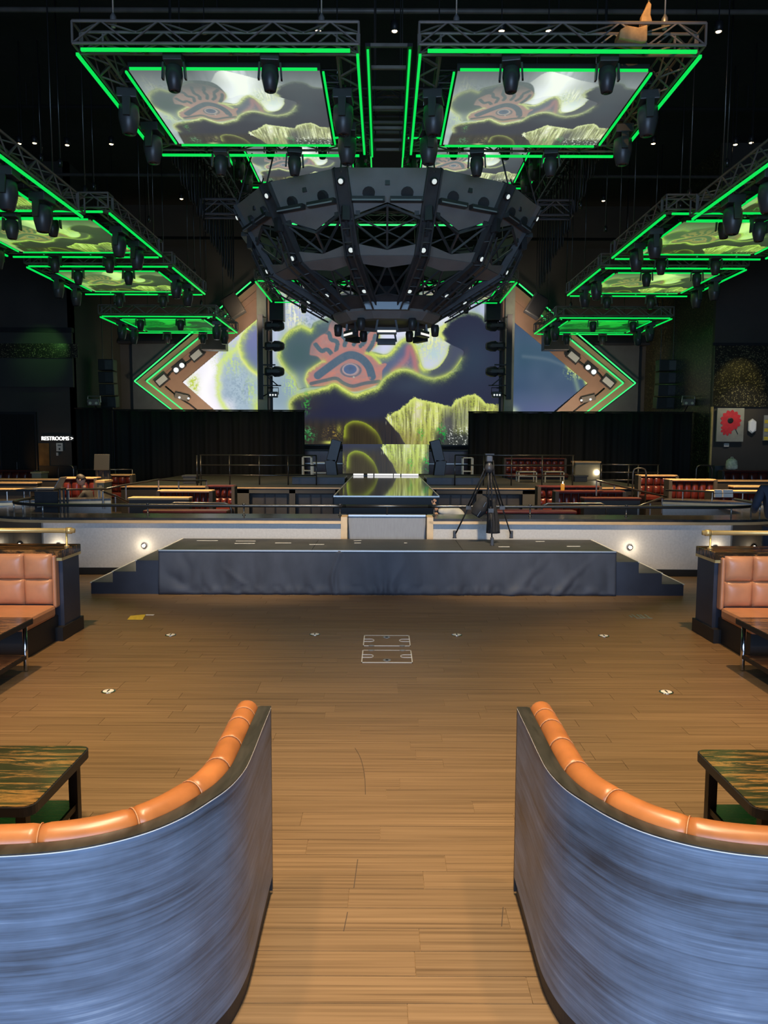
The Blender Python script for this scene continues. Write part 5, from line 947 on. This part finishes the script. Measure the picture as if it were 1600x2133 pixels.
RB('oxblood banquette with pale ends before the right drape', 1332, 1410, 989, 22, 5, 2, -1); RB('oxblood banquette with gold-lit cap above the right partition', 1396, 1490, 998, 19, 6, 1, -1); RB('oxblood banquette under the flower painting', 1506, 1640, 980, 26, 7, 1, -1, cap=RED); RB('banquette back with gold-lit cap under the paintings', 1495, 1640, 1000, 22, 5, 1, 1); RB('banquette back with gold-lit cap beside the white menus', 1530, 1640, 1012, 18.5, 5, 1, 1); RB('purple-lit banquette behind the white menus', 1484, 1640, 1022, 16.6, 8, 1, -1); RB('brown-topped low banquette back behind the right half wall', 1010, 1200, 1064, 13.8, 7, 1, 1, cap=RED)
# second, further half walls
for sx, u0, u1, v0, v1, lab in ((-1, -30, 231, 1050, 1043, 'far grey half wall with gold lip behind the laptop table'), (1, 1381, 1640, 1045, 1054, 'far grey half wall with gold lip behind the navy figure')):
    Ya = 14.6 if sx < 0 else 15.6; Yb = 15.4 if sx < 0 else 14.6; a, b = at(u0, v0, Ya), at(u1, v1, Yb); zt = .97; a = Vector((a.x, Ya)); b = Vector((b.x, Yb)); pth = [a, b]
    hw = thing('wall_partition_far_'+SIDE[sx], lab, None, (0, 15, 0), kind='structure')
    for (o1, o2, z0, z1, n, m) in ((0, .1, .1, zt-.06, 'linen_panel', LINEN), (-.01, .1, 0, .1, 'baseboard', PLINTH), (-.05, .1, zt-.06, zt-.01, 'gold_lip', GOLD), (-.04, .5, zt-.01, zt+.03, 'marble_ledge', MARBK)):
        m_ = MB(); ribbon(m_, offset(pth, o1, -1), offset(pth, o2, -1), z0, z1); m_.build(n, m, hw)
    rl = thing('handrail', 'dark handrail above the far half wall on the %s' % SIDE[sx], 'handrail', (0, 15, zt), 'handrails on the far half walls'); rp = offset(pth, .4, -1); MB().tube([(p.x, p.y, zt+.2) for p in rp], .022, 6).build('rail', RAIL, rl, True)
    for q in (.15, .4, .65, .9): p = rp[0].lerp(rp[1], q); MB().tube([(p.x, p.y, zt+.03), (p.x, p.y, zt+.2)], .012, 6).build('post', EDGE, rl)
# ------------------------------------------------------------------ small furniture in the seating area
def side_table(label, u0, u1, v0, v1, Y):
    a, b = at(u0, v0, Y), at(u1, v1, Y); b.z = ground((a.x+b.x)/2, Y); t = thing('side_table', label, 'table', ((a.x+b.x)/2, Y, b.z), 'pale metal side tables'); CR = mat('cream_metal', (.62, .55, .38), .35, .3)
    for y in (Y, Y+.45):
        for x in (a.x, b.x): MB().box(x-.02, x+.02, y-.02, y+.02, b.z, a.z).build('leg', CR, t)
    MB().box(a.x-.02, b.x+.02, Y-.02, Y+.47, a.z-.03, a.z).build('table_top', CR, t); MB().box(a.x, b.x, Y, Y+.45, b.z+.18, b.z+.21).build('shelf', CR, t)
side_table('pale metal table beside the left monitor speaker', 650, 688, 963, 994, 27); side_table('small pale table under the left guard rail end', 630, 648, 951, 975, 29); side_table('pale metal table before the raised banquette, nearer the tripod', 1081, 1117, 982, 1008, 25.5); side_table('pale metal table before the raised banquette, nearer the cabinet', 1136, 1174, 982, 1008, 25.5); side_table('small pale table right of the low LED screen', 965, 985, 953, 975, 29)
def pedestal(label, u0, u1, v0, v1, Y, m, top=GOLD):
    a, b = at(u0, v0, Y), at(u1, v1, Y); t = thing('cabinet', label, 'cabinet', ((a.x+b.x)/2, Y, 0), 'pale cabinets'); MB().box(a.x, b.x, Y, Y+.5, ground(a.x, Y), a.z-.05).build('body', m, t); MB().box(a.x-.03, b.x+.03, Y-.03, Y+.53, a.z-.05, a.z).build('cabinet_top', top, t); MB().box(a.x+.04, b.x-.04, Y-.012, Y, ground(a.x, Y)+.02, a.z-.1).build('front_panel', m, t); return t
STONE = mat('greige_laminate', (.28, .25, .17), .6, 0, .08)
c_ = pedestal('pale cabinet with a lit sconce beside the raised banquette', 1199, 1249, 961, 1008, 27, STONE); p = at(1243, 984, 26.96); MB().lathe([(.07, 0), (.09, .03), (.05, .08)], 12, p, Matrix.Rotation(PI/2, 3, 'X')).build('sconce', STEPL, c_, True)
pedestal('small beige cabinet at the foot of the restroom wall', 66, 86, 983, 1000, 25, STONE); pedestal('small beige cabinet beside the seated man', 202, 217, 1001, 1030, 18, STONE); pedestal('grey equipment box behind the left guard rail', 381, 408, 990, 1012, 24, PANELG, PANELG); pedestal('grey equipment box before the pale cabinet', 1198, 1223, 990, 1010, 26, PANELG, PANELG); pedestal('dark box at the end of the right banquettes', 1490, 1506, 970, 992, 27, PANELG, PANELG)
f = thing('candle', 'amber glass candle on the oxblood banquette cap', 'candle', at(1172, 1022, 17.4)); p = at(1172, 1022, 17.45); MB().lathe([(.04, 0), (.045, .1), (.04, .16)], 12, p).build('glass', emit('amber_candle', (.8, .32, .03), .7), f, True); MB().lathe([(.012, .16), (.004, .21)], 8, p).build('flame', LAMPW, f, True)
for j, (u0, u1) in enumerate(((1490, 1504), (1507, 1527))):
    f = thing('menu_stand', 'white %s menu card on the right half wall' % ('narrow' if j == 0 else 'wide'), 'menu', at((u0+u1)/2, 1036, 15.2), 'white menu cards')
    for v0, v1 in ((1020, 1027), (1028, 1036)): a, b = at(u0, v0, 15.15), at(u1, v1, 15.15); MB().box(a.x, b.x, 15.15, 15.2, b.z, a.z).build('card', WHITE, f)
pz = at(212, 947, 20); f = thing('lectern', 'tall dark lectern panel on slim posts behind the seated man', 'lectern', (pz.x, 20, 0)); MB().obox((pz.x, 20, pz.z-.2), .40, .06, .42, Matrix.Rotation(-.15, 3, 'X')).build('panel', mat('dark_slate_panel', (.012, .014, .014), .5), f, False, .01)
for dx in (-.13, 0.02, .16): MB().box(pz.x+dx-.02, pz.x+dx+.02, 20, 20.04, 0, pz.z-.3).build('post', RAIL, f)
MB().box(pz.x-.2, pz.x+.22, 19.85, 20.2, 0, .04).build('base_plate', BLACK, f); MB().box(pz.x-.19, pz.x+.19, 20.03, 20.07, .35, pz.z-.35).build('back_plate', PLINTH, f)
# laptop table, chairs and case
tb = thing('tall_table', 'tall black table carrying the open laptop at the left', 'table', (-6.5, 14.5, 0)); a, b = at(44, 1018, 14.5), at(120, 1018, 14.5)
MB().box(a.x, b.x, 14.3, 14.9, a.z-.04, a.z).build('table_top', BLACK, tb)
for x in (a.x+.05, a.x+.16, b.x-.2, b.x-.05): MB().tube([(x, 14.5, 0), (x, 14.5, a.z-.04)], .016, 6).build('leg', CHROME if x < a.x+.2 else BLACK, tb)
lp = thing('laptop', 'open laptop on the tall black table', 'laptop', ((a.x+b.x)/2, 14.5, a.z)); MB().box(b.x-.42, b.x-.02, 14.4, 14.7, a.z+.001, a.z+.02).build('keyboard_base', EDGE, lp); MB().prism([(b.x-.03, 14.4, a.z+.02), (b.x+.09, 14.4, a.z+.22), (b.x+.105, 14.4, a.z+.22), (b.x-.012, 14.4, a.z+.02)], (0, .3, 0)).build('lid', EDGE, lp)
a, b = at(84, 1021, 13.6), at(133, 1056, 13.6); f = thing('director_chair', 'black fabric director chair hung with a cloth by the tall table', 'chair', ((a.x+b.x)/2, 13.6, 0)); MB().box(a.x, b.x, 13.35, 13.4, b.z-.1, a.z).build('back_cloth', BLKC, f, False, .012)
for x in (a.x, b.x, b.x+.07, b.x+.13): MB().tube([(x, 13.45, 0), (x, 13.45, a.z+.02)], .018, 6).build('leg', BLACK, f)
MB().box(a.x, b.x+.1, 13.45, 13.85, .62, .66).build('seat', BLKC, f); MB().bar((a.x+.05, 13.345, b.z+.02), (b.x-.1, 13.345, b.z+.06), .02).build('white_print', EDGE, f)
# line arrays and floods beside the chevrons
for sx, u0, u1, v0, v1 in ((-1, 208, 240, 748, 850), (1, 1370, 1408, 749, 852)):
    Y = 33; f = thing('line_array', 'curved black line array of stacked speakers %s of the chevron' % SIDE[sx], 'speaker', at((u0+u1)/2, v1, Y), 'line array speakers')
    for k in range(4):
        a, b = at(u0-sx*k*k*.6, v0+(v1-v0)*k/4+1, Y), at(u1-sx*k*k*.6, v0+(v1-v0)*(k+1)/4-1, Y); c_ = MB().obox(((a.x+b.x)/2, Y, (a.z+b.z)/2), abs(b.x-a.x), .5, abs(a.z-b.z), Matrix.Rotation(.04*k, 3, 'X')).build('speaker_cabinet', mat('speaker_black', (.02, .019, .018), .5), f, False, .02); MB().obox((a.x*.3+b.x*.7, Y-.26, (a.z+b.z)/2), .3, .02, abs(a.z-b.z)*.8, Matrix.Rotation(.04*k, 3, 'X')).build('grille', RIB if k < 1 else DARKP, c_)
    for u in (u0+6, u1-6): p = at(u, v0, Y); MB().tube([p, (p.x, Y, 13)], .02, 5).build('hanging_wire', RAIL, f)
    p = at(196 if sx < 0 else 1434, 838, 30.6); f = thing('flood_light', 'bracketed twin floodlight on top of the %s drape' % SIDE[sx], 'stage light', p, 'floodlights on brackets'); MB().obox(p, .46, .2, .26, Matrix.Identity(3)).build('housing', TRUSS, f, False, .02); MB().tube([p+Vector((-.26, 0, 0)), p+Vector((-.24, 0, .24)), p+Vector((.24, 0, .24)), p+Vector((.26, 0, 0))], .022, 6).build('bracket', EDGE, f)
    for dx in (-.12, .12): MB().lathe([(.06, .1), (.05, .12)], 10, p+Vector((dx, 0, -.04)), Matrix.Rotation(PI/2, 3, 'X')).build('lamp', mat('pale_lamp', (.7, .66, .5), .4), f)
    MB().tube([p+Vector((0, .05, -.1)), (p.x, 31.0, 3.36)], .03, 5).build('mount', BLACK, f)
# restroom sign, notice, paintings, sconce
def text_mesh(txt, size, ext):
    c = bpy.data.curves.new('lettering', 'FONT'); c.body = txt; c.size = size; c.extrude = ext; c.align_x = 'LEFT'; o = bpy.data.objects.new('tmp', c); COL.objects.link(o); bpy.context.view_layer.update()
    me = bpy.data.meshes.new_from_object(o.evaluated_get(bpy.context.evaluated_depsgraph_get())); bpy.data.objects.remove(o); return me
a, b = at(86, 917, 31), at(151, 908, 31); sn = thing('restroom_sign', 'glowing white RESTROOMS sign with an arrow on the dark wall', 'sign', (a.x, 31.0, a.z)); me = text_mesh('RESTROOMS >', .2, .015); me.materials.clear(); me.materials.append(SIGNW)
xs = [v_.co.x for v_ in me.vertices]; k = (b.x-a.x)/(max(xs)-min(xs)); o = mesh_obj('lettering', me, sn, (0, .0, 0)); o.rotation_euler = (PI/2, 0, 0); o.scale = (k, k*1.1, 1)
me2 = me.copy(); o = mesh_obj('lettering', me2, sn, (.008, .002, .004)); o.rotation_euler = (PI/2, 0, 0); o.scale = (k, k*1.1, 1)
MB().box(a.x-.02, b.x+.02, 31.03, 31.09, a.z-.03, b.z+.02).build('sign_backing', PLINTH, sn)
a, b = at(116, 923, 31), at(130, 940, 31); nt_ = thing('wall_notice', 'white paper notice under the restroom sign', 'notice', ((a.x+b.x)/2, 31, b.z)); MB().box(a.x, b.x, 31.04, 31.06, b.z, a.z).build('sheet', WHITE, nt_); MB().box(a.x+.06, b.x-.06, 31.03, 31.04, (a.z+b.z)/2+.06, (a.z+b.z)/2+.1).build('print_line', PANELG, nt_); MB().box(a.x+.1, b.x-.1, 31.03, 31.04, b.z+.05, b.z+.13).build('print_block', PANELG, nt_)
p = at(118, 946, 31); o = MB().box(p.x-.03, p.x+.05, 31.03, 31.06, p.z-.06, p.z+.06).build('wall_switch', WHITE); tag(o, 'small white wall switch below the notice', 'switch'); MB().box(p.x, p.x+.02, 31.015, 31.03, p.z-.02, p.z+.02).build('rocker', EDGE, o)
CAN = mat('grey_canvas', (.33, .32, .27), .8, 0, .15, (3, 3, 3)); REDP = mat('poppy_red', (.62, .03, .045), .6, 0, .15, (6, 6, 6))
a, b = at(1494, 850, 28.9), at(1547, 920, 28.9); pt = thing('flower_painting', 'grey canvas painted with a big red flower', 'painting', ((a.x+b.x)/2, 28.9, b.z)); MB().box(a.x, b.x, 28.86, 28.93, b.z, a.z).build('canvas', CAN, pt)
def rosette(cx, cz, r, n, m, dep, squ=1.0, nm='petal'):
    for k in range(n):
        an = 2*PI*k/n; pr = []
        for q in range(9): f_ = q/8*2*PI; rr = r*.55+r*.46*math.cos(f_); ww = r*.24*math.sin(f_); pr.append((cx+rr*math.cos(an)-ww*math.sin(an), 28.855-dep-.0008*k, cz+(rr*math.sin(an)+ww*math.cos(an))*squ))
        MB().prism(pr[:-1], (0, .004, 0)).build(nm, m, pt)
cx, cz = (a.x+b.x)/2-.01, (a.z+b.z)/2+.16; rosette(cx+.02, cz, .40, 13, REDP, .002); rosette(cx-.12, cz-.33, .24, 9, REDP, .001); MB().lathe([(.11, 0), (.08, .012)], 14, (cx, 28.84, cz), Matrix.Rotation(PI/2, 3, 'X')).build('flower_centre', PLINTH, pt)
MB().bar((cx+.2, 28.85, cz-.3), (cx+.3, 28.85, cz-.5), .02).build('stem', PANELG, pt)
p = at(1515, 927, 28.9); o = MB().box(p.x-.09, p.x+.09, 28.95, 29.0, p.z-.06, p.z+.06).build('picture_label', WHITE); tag(o, 'small white caption card under the flower painting', 'label'); MB().box(p.x-.07, p.x+.07, 28.945, 28.95, p.z-.01, p.z+.01).build('print_line', PANELG, o)
a, b = at(1561, 872, 28.85), at(1576, 903, 28.85); f = thing('crystal_sconce', 'faceted white crystal wall sconce between the two paintings', 'sconce', ((a.x+b.x)/2, 28.85, b.z)); cx, w_, h_ = (a.x+b.x)/2, (b.x-a.x)/2, (a.z-b.z)
CRY = emit('crystal_glow', (.55, .56, .55), .55); z0 = b.z
MB().prism([(cx-w_, 28.95, z0+h_*.2), (cx, 28.95, z0), (cx+w_, 28.95, z0+h_*.2), (cx+w_, 28.95, z0+h_*.8), (cx, 28.95, z0+h_), (cx-w_, 28.95, z0+h_*.8)], (0, -.06, 0)).build('crystal_body', WHITE, f); MB().prism([(cx-w_*.5, 28.89, z0+h_*.25), (cx+w_*.1, 28.89, z0+h_*.1), (cx+w_*.6, 28.89, z0+h_*.28), (cx+w_*.6, 28.89, z0+h_*.75), (cx, 28.89, z0+h_*.88), (cx-w_*.5, 28.89, z0+h_*.75)], (0, -.05, 0)).build('front_facet', CRY, f)
a, b = at(1592, 865, 28.9), at(1660, 918, 28.9); pt = thing('abstract_painting', 'patterned yellow, black and grey canvas at the right edge', 'painting', ((a.x+b.x)/2, 28.9, b.z))
MB().box(a.x, b.x, 28.88, 28.94, b.z, a.z).build('canvas', CAN, pt)
for j in range(6):
    for i in range(7):
        x, z = a.x+(b.x-a.x)*(i+.1)/7, b.z+(a.z-b.z)*(j+.1)/6; MB().box(x, x+(b.x-a.x)/7*.8, 28.87, 28.88, z, z+(a.z-b.z)/6*.8).build('colour_block', (TAPEY, PLINTH, WHITE, CAN, TAPEY, PLINTH)[(i*5+j*3+(i*j)) % 6], pt)
a, b = at(1517, 956, 25.9), at(1540, 979, 25.9); f = thing('backpack', 'cream backpack standing on the banquette under the flower painting', 'bag', ((a.x+b.x)/2, 26.05, b.z)); cx = (a.x+b.x)/2; CRM = mat('cream_canvas', (.78, .70, .52), .85, 0, .25, (14, 14, 14), .2)
MB().lathe([(.10, 0), (.185, .03), (.19, .18), (.17, .30), (.10, .37), (.03, .385)], 16, (cx, 26.05, b.z+.005)).build('body', CRM, f, True); MB().box(cx-.10, cx+.12, 25.84, 25.9, b.z+.04, b.z+.17).build('front_pocket', CRM, f, False, .02); MB().tube([(cx-.05, 26.05, b.z+.37), (cx-.03, 26.05, b.z+.43), (cx+.03, 26.05, b.z+.43), (cx+.05, 26.05, b.z+.37)], .012, 6).build('top_loop', CRM, f, True)
# ------------------------------------------------------------------ camera tripod with bags
f = thing('camera_tripod', 'tall black camera tripod standing on the portable stage', 'tripod', (1.5, 11.5, .632)); A = at(1019, 975, 11.45); F = [atz(947, 1121, .634), atz(1065, 1121, .634), atz(1025, 1136, .634)]
for q, k in zip(F, (at(979, 1050, 11.6), at(1049, 1052, 11.6), at(1023, 1052, 11.3))):
    top = A+Vector(((q.x-A.x)*.06, (q.y-A.y)*.1, 0)); mid = top.lerp(q, .55); d = (q-top).normalized(); sd = Vector((1, 0, 0)) if abs(d.x) < .4 else Vector((0, 1, 0)).cross(d).normalized()
    lg = MB()
    for e in (-.022, .022): lg.tube([top+sd*e, mid+sd*e], .011, 6)
    lg.tube([mid-(q-top)*.05, q+Vector((0, 0, .04))], .012, 6); l_ = lg.build('leg', BLACK, f, True); MB().obox(mid, .08, .05, .06, Matrix.Identity(3)).build('leg_clamp', DARKP, l_)
    MB().obox(q+Vector((0, 0, .06)), .05, .06, .12, Matrix.Identity(3)).build('rubber_foot', DARKP, l_, False, .01); MB().lathe([(.035, 0), (.03, .015)], 10, q).build('foot_pad', DARKP, l_)
MB().lathe([(.05, -.06), (.07, 0), (.05, .05), (.035, .09)], 12, A).build('bowl', DARKP, f, True); MB().obox(A+Vector((0, 0, .14)), .10, .1, .1, Matrix.Identity(3)).build('fluid_head', DARKP, f, False, .015); MB().obox(A+Vector((0, 0, .205)), .13, .12, .02, Matrix.Identity(3)).build('camera_plate', BLACK, f); MB().tube([A+Vector((.06, 0, .12)), A+Vector((.08, -.04, -.18))], .008, 6).build('pan_handle', BLACK, f, True); MB().tube([A, A+Vector((0, 0, -.16))], .012, 6).build('bowl_knob', BLACK, f)
for lab, nm, pts, rr in (('slouching black tripod bag slung across the tripod legs', 'carry_bag', ((1012, 1034), (1008, 1045), (999, 1060), (990, 1074)), (.05, .10, .115, .07)), ('black cover bag hanging upright inside the tripod legs', 'cover_bag', ((1024, 1042), (1025, 1062), (1027, 1085), (1027, 1110)), (.055, .075, .095, .105))):
    P_ = [at(u, v, 11.55) for u, v in pts]; g = thing(nm, lab, 'bag', P_[-1], 'bags on the tripod'); pp = catmull([Vector(p) for p in P_], 4); R_ = np.interp(np.linspace(0, 3, len(pp)), range(4), rr)
    o = MB().tube(pp, list(R_), 14).build('bag_body', BLKC, g, True); MB().tube([P_[0]+Vector((0, -.06, 0)), A+Vector((0, -.05, -.1))], .008, 5).build('strap', BLACK, g); MB().tube([p+Vector((.02, -.1, 0)) for p in P_[1:]], .006, 5).build('zip', RAIL, g)
# ------------------------------------------------------------------ people
def skin_body(name, joints, edges, m, parent, root=0, sub=2):
    me = bpy.data.meshes.new(name); off = parent.location; me.from_pydata([tuple(Vector(j[0])-off) for j in joints], edges, []); o = bpy.data.objects.new(name, me); COL.objects.link(o); o.parent = parent
    sk = o.modifiers.new('skin', 'SKIN'); sk.use_smooth_shade = True
    lay = me.skin_vertices[0] if me.skin_vertices else None
    if lay is None: return o
    for i, j in enumerate(joints): r = j[1]; lay.data[i].radius = r if isinstance(r, tuple) else (r, r); lay.data[i].use_root = (i == root)
    s_ = o.modifiers.new('sub', 'SUBSURF'); s_.levels = sub; s_.render_levels = sub; me.materials.append(m); return o
def with_skin_layer(o):
    bpy.context.view_layer.objects.active = o
def make_skin(name, joints, edges, m, parent, root=0, sub=2):
    me = bpy.data.meshes.new(name); off = parent.location; bm = bmesh.new(); lay = bm.verts.layers.skin.verify(); vs = []
    for j in joints:
        v_ = bm.verts.new(Vector(j[0])-off); r = j[1]; v_[lay].radius = r if isinstance(r, tuple) else (r, r); vs.append(v_)
    vs[root][lay].use_root = True
    for a, b in edges: bm.edges.new((vs[a], vs[b]))
    bm.to_mesh(me); bm.free(); me.materials.append(m); o = bpy.data.objects.new(name, me); COL.objects.link(o); o.parent = parent
    sk = o.modifiers.new('skin', 'SKIN'); sk.use_smooth_shade = True; s_ = o.modifiers.new('sub', 'SUBSURF'); s_.levels = sub; s_.render_levels = sub; return o
def head(t, c, yaw, tilt, s=1.0, cap=False):
    """a face, ears and hair about a head centre, looking along -Y before the turn"""
    M = Matrix.Rotation(yaw, 3, 'Z') @ Matrix.Rotation(tilt, 3, 'X'); m_ = MB(); n = 16; vs = []; fs = []; K = 12
    for j in range(K+1):
        th_ = PI*j/K
        for i in range(n):
            a = 2*PI*i/n; x, y, z = .075*math.sin(th_)*math.cos(a), .095*math.sin(th_)*math.sin(a), .118*math.cos(th_)
            if z < -.02: x *= 1-.35*(-z-.02)/.1; y = y*(1-.2*(-z-.02)/.1)-.012*(-z)/.1
            if y < 0 and abs(x) < .03 and -.045 < z < .02: y -= .02*(1-abs(x)/.03)*(1-abs(z+.015)/.04)
            vs.append(Vector(c)+M @ Vector((x*s, y*s, z*s)))
    for j in range(K): fs += [(j*n+i, j*n+(i+1) % n, (j+1)*n+(i+1) % n, (j+1)*n+i) for i in range(n)]
    h = m_.add(vs, fs).build('head', SKIN, t, True)
    for sx in (-1, 1): MB().lathe([(.004, -.012), (.02, 0), (.014, .012)], 8, Vector(c)+M @ Vector((sx*.078*s, .008, -.005)), M @ Matrix.Rotation(PI/2, 3, 'Y')).build('ear', SKIN, h, True); MB().lathe([(.004, -.005), (.011, 0), (.004, .005)], 8, Vector(c)+M @ Vector((sx*.03*s, -.083*s, .012)), M @ Matrix.Rotation(PI/2, 3, 'X')).build('eye', PLINTH, h, True)
    MB().obox(Vector(c)+M @ Vector((0, -.081*s, -.06)), .045, .012, .01, M).build('mouth', mat('lips', (.35, .14, .11), .5), h)
    vs2 = []; fs2 = []
    for j in range(8):
        th_ = PI*.56*j/7
        for i in range(n):
            a = 2*PI*i/n; lim = 1.0 if math.sin(a) > -.35 else .62; tt = th_*lim; vs2.append(Vector(c)+M @ Vector((.083*s*math.sin(tt)*math.cos(a), (.103*math.sin(tt)*math.sin(a)+.004)*s, (.128*math.cos(tt)+.004)*s)))
    for j in range(7): fs2 += [(j*n+i, j*n+(i+1) % n, (j+1)*n+(i+1) % n, (j+1)*n+i) for i in range(n)]
    hr_ = MB().add(vs2, fs2).build('hair', HAIR, t, True); hr_.modifiers.new('thick', 'SOLIDIFY').thickness = .012
def hand(t, w, d, up, s=1.0):
    """palm and five bent fingers from the wrist w towards d"""
    d = Vector(d).normalized(); sd = d.cross(Vector(up)).normalized(); up = sd.cross(d); w = Vector(w); J = [(w, .024*s), (w+d*.045*s, (.036*s, .016*s)), (w+d*.085*s, (.036*s, .014*s))]; E = [(0, 1), (1, 2)]
    make_skin('hand', J, E, SKIN, t, 0, 1)
    for k, (o_, L) in enumerate(((-.027, .062), (-.009, .075), (.009, .07), (.027, .055))): b = w+d*.08*s+sd*o_*s; make_skin('finger', [(b, .0095*s), (b+d*L*.5*s-up*.006, .009*s), (b+d*L*.85*s-up*.025, .008*s)], [(0, 1), (1, 2)], SKIN, t, 0, 1)
    b = w+d*.03*s-sd*.03*s; make_skin('thumb', [(b, .011*s), (b+d*.03*s-sd*.025*s, .010*s), (b+d*.06*s-sd*.03*s-up*.008, .008*s)], [(0, 1), (1, 2)], SKIN, t, 0, 1)
# standing figure cut by the right edge, back to the camera
X0, Y0 = 5.72, 11.3; t = thing('person', 'person in navy shirt standing by the right banquette, back to the camera', 'person', (X0, Y0, 0))
J = [((X0, Y0, .98), (.17, .12)), ((X0, Y0, 1.2), (.165, .115)), ((X0, Y0, 1.42), (.19, .12)), ((X0, Y0, 1.55), (.09, .08)), ((X0-.20, Y0, 1.48), .075), ((X0-.27, Y0+.06, 1.22), .062), ((X0-.20, Y0+.24, 1.12), .05), ((X0+.20, Y0, 1.48), .075), ((X0+.27, Y0+.06, 1.22), .062), ((X0+.20, Y0+.24, 1.12), .05)]
make_skin('shirt', J, [(0, 1), (1, 2), (2, 3), (2, 4), (4, 5), (5, 6), (2, 7), (7, 8), (8, 9)], NAVYC, t)
J = [((X0, Y0, 1.0), (.165, .12)), ((X0-.09, Y0, .88), .10), ((X0-.10, Y0-.01, .50), .075), ((X0-.10, Y0+.03, .10), .058), ((X0+.09, Y0, .88), .10), ((X0+.10, Y0-.01, .50), .075), ((X0+.10, Y0+.03, .10), .058)]
make_skin('trousers', J, [(0, 1), (1, 2), (2, 3), (0, 4), (4, 5), (5, 6)], NAVYC, t)
for sx in (-1, 1): make_skin('shoe', [((X0+sx*.1, Y0+.02, .045), .045), ((X0+sx*.11, Y0+.18, .035), (.045, .035))], [(0, 1)], PLINTH, t, 0, 1)
make_skin('neck', [((X0, Y0+.01, 1.52), .06), ((X0, Y0+.01, 1.64), .055)], [(0, 1)], SKIN, t, 0, 1); head(t, (X0, Y0+.02, 1.73), PI, .1)
for sx in (-1, 1): w_ = (X0+sx*.19, Y0+.26, 1.12); hand(t, w_, (-sx*.6, .5, .1), (0, 0, 1))
# seated man reading at the left
h_ = at(169, 1000, 16.8); X0, Y0, Z0 = h_.x, 16.8, h_.z; t = thing('person', 'man in black shirt seated among the left banquettes, head bent down', 'person', (X0+.1, Y0, 0)); zb = Z0-.80
J = [((X0+.16, Y0, zb), (.16, .13)), ((X0+.15, Y0, zb+.25), (.15, .12)), ((X0+.12, Y0, zb+.48), (.18, .12)), ((X0+.09, Y0, zb+.60), (.08, .07)), ((X0+.12, Y0-.19, zb+.50), .07), ((X0-.02, Y0-.24, zb+.30), .058), ((X0+.12, Y0+.19, zb+.50), .07), ((X0-.02, Y0+.24, zb+.30), .058)]
make_skin('shirt', J, [(0, 1), (1, 2), (2, 3), (2, 4), (4, 5), (2, 6), (6, 7)], BLKC, t)
make_skin('neck', [((X0+.08, Y0, zb+.60), .055), ((X0+.02, Y0, zb+.70), .05)], [(0, 1)], SKIN, t, 0, 1); head(t, (X0, Y0, Z0), -PI/2, .45, 1.05)
for sy in (-1, 1): make_skin('forearm', [((X0-.01, Y0+sy*.24, zb+.31), .05), ((X0-.14, Y0+sy*.17, zb+.33), .045), ((X0-.26, Y0+sy*.08, zb+.36), .032)], [(0, 1), (1, 2)], SKIN, t, 0, 2); hand(t, (X0-.26, Y0+sy*.08, zb+.36), (-1, -sy*.3, .1), (0, 0, 1))
J = [((X0+.16, Y0, zb), (.16, .13)), ((X0+.08, Y0-.10, zb-.02), .10), ((X0-.32, Y0-.12, zb+.0), .08), ((X0-.34, Y0-.12, .08), .055), ((X0+.08, Y0+.10, zb-.02), .10), ((X0-.32, Y0+.12, zb+.0), .08), ((X0-.34, Y0+.12, .08), .055)]
make_skin('trousers', J, [(0, 1), (1, 2), (2, 3), (0, 4), (4, 5), (5, 6)], BLKC, t)
for sy in (-1, 1): make_skin('shoe', [((X0-.33, Y0+sy*.12, .045), .045), ((X0-.5, Y0+sy*.13, .035), (.045, .035))], [(0, 1)], PLINTH, t, 0, 1)
o = MB().box(X0-.5, X0+.5, Y0-.28, Y0+.28, 0, zb-.1).build('bench_block', PLINTH); tag(o, 'dark bench block under the seated man', 'bench'); MB().box(X0-.1, X0+.5, Y0-.28, Y0+.28, zb-.1, zb-.06).build('bench_pad', RED, o)
# crouching figure in white behind the gate, one arm raised on the rail
c_ = at(930, 1050, 13.6); X0, Y0, Z0 = c_.x, 13.6, c_.z; t = thing('person', 'crouching person in white top behind the gate, arm propped up', 'person', (X0, Y0, 0))
J = [((X0+.30, Y0, Z0-.32), (.16, .14)), ((X0+.16, Y0, Z0-.14), (.14, .14)), ((X0-.02, Y0, Z0-.10), (.15, .12)), ((X0-.14, Y0, Z0-.16), (.09, .08)), ((X0-.06, Y0-.17, Z0-.13), .07), ((X0-.16, Y0-.22, Z0-.10), .05)]
make_skin('white_top', J, [(0, 1), (1, 2), (2, 3), (2, 4), (4, 5)], WHTC, t)
make_skin('raised_forearm', [((X0-.17, Y0-.22, Z0-.10), .048), ((X0-.22, Y0-.23, Z0-.06), .042), ((X0-.24, Y0-.23, Z0+.04), .036)], [(0, 1), (1, 2)], SKIN, t, 0, 2); hand(t, (X0-.245, Y0-.23, Z0+.0), (.2, .1, .6), (0, -1, 0), .8)
make_skin('neck', [((X0-.14, Y0, Z0-.16), .06), ((X0-.24, Y0+.02, Z0-.26), .055)], [(0, 1)], SKIN, t, 0, 1); head(t, (X0-.30, Y0+.04, Z0-.34), -PI/2, .9)
J = [((X0+.30, Y0, Z0-.34), (.16, .14)), ((X0+.26, Y0-.1, Z0-.42), .10), ((X0-.12, Y0-.1, Z0-.62), .08), ((X0+.14, Y0-.1, .09), .055), ((X0+.26, Y0+.1, Z0-.42), .10), ((X0-.12, Y0+.1, Z0-.62), .08), ((X0+.14, Y0+.1, .09), .055)]
make_skin('trousers', J, [(0, 1), (1, 2), (2, 3), (0, 4), (4, 5), (5, 6)], BLKC, t)
for sy in (-1, 1): make_skin('shoe', [((X0+.15, Y0+sy*.1, .045), .045), ((X0-.02, Y0+sy*.1, .035), (.045, .035))], [(0, 1)], PLINTH, t, 0, 1)
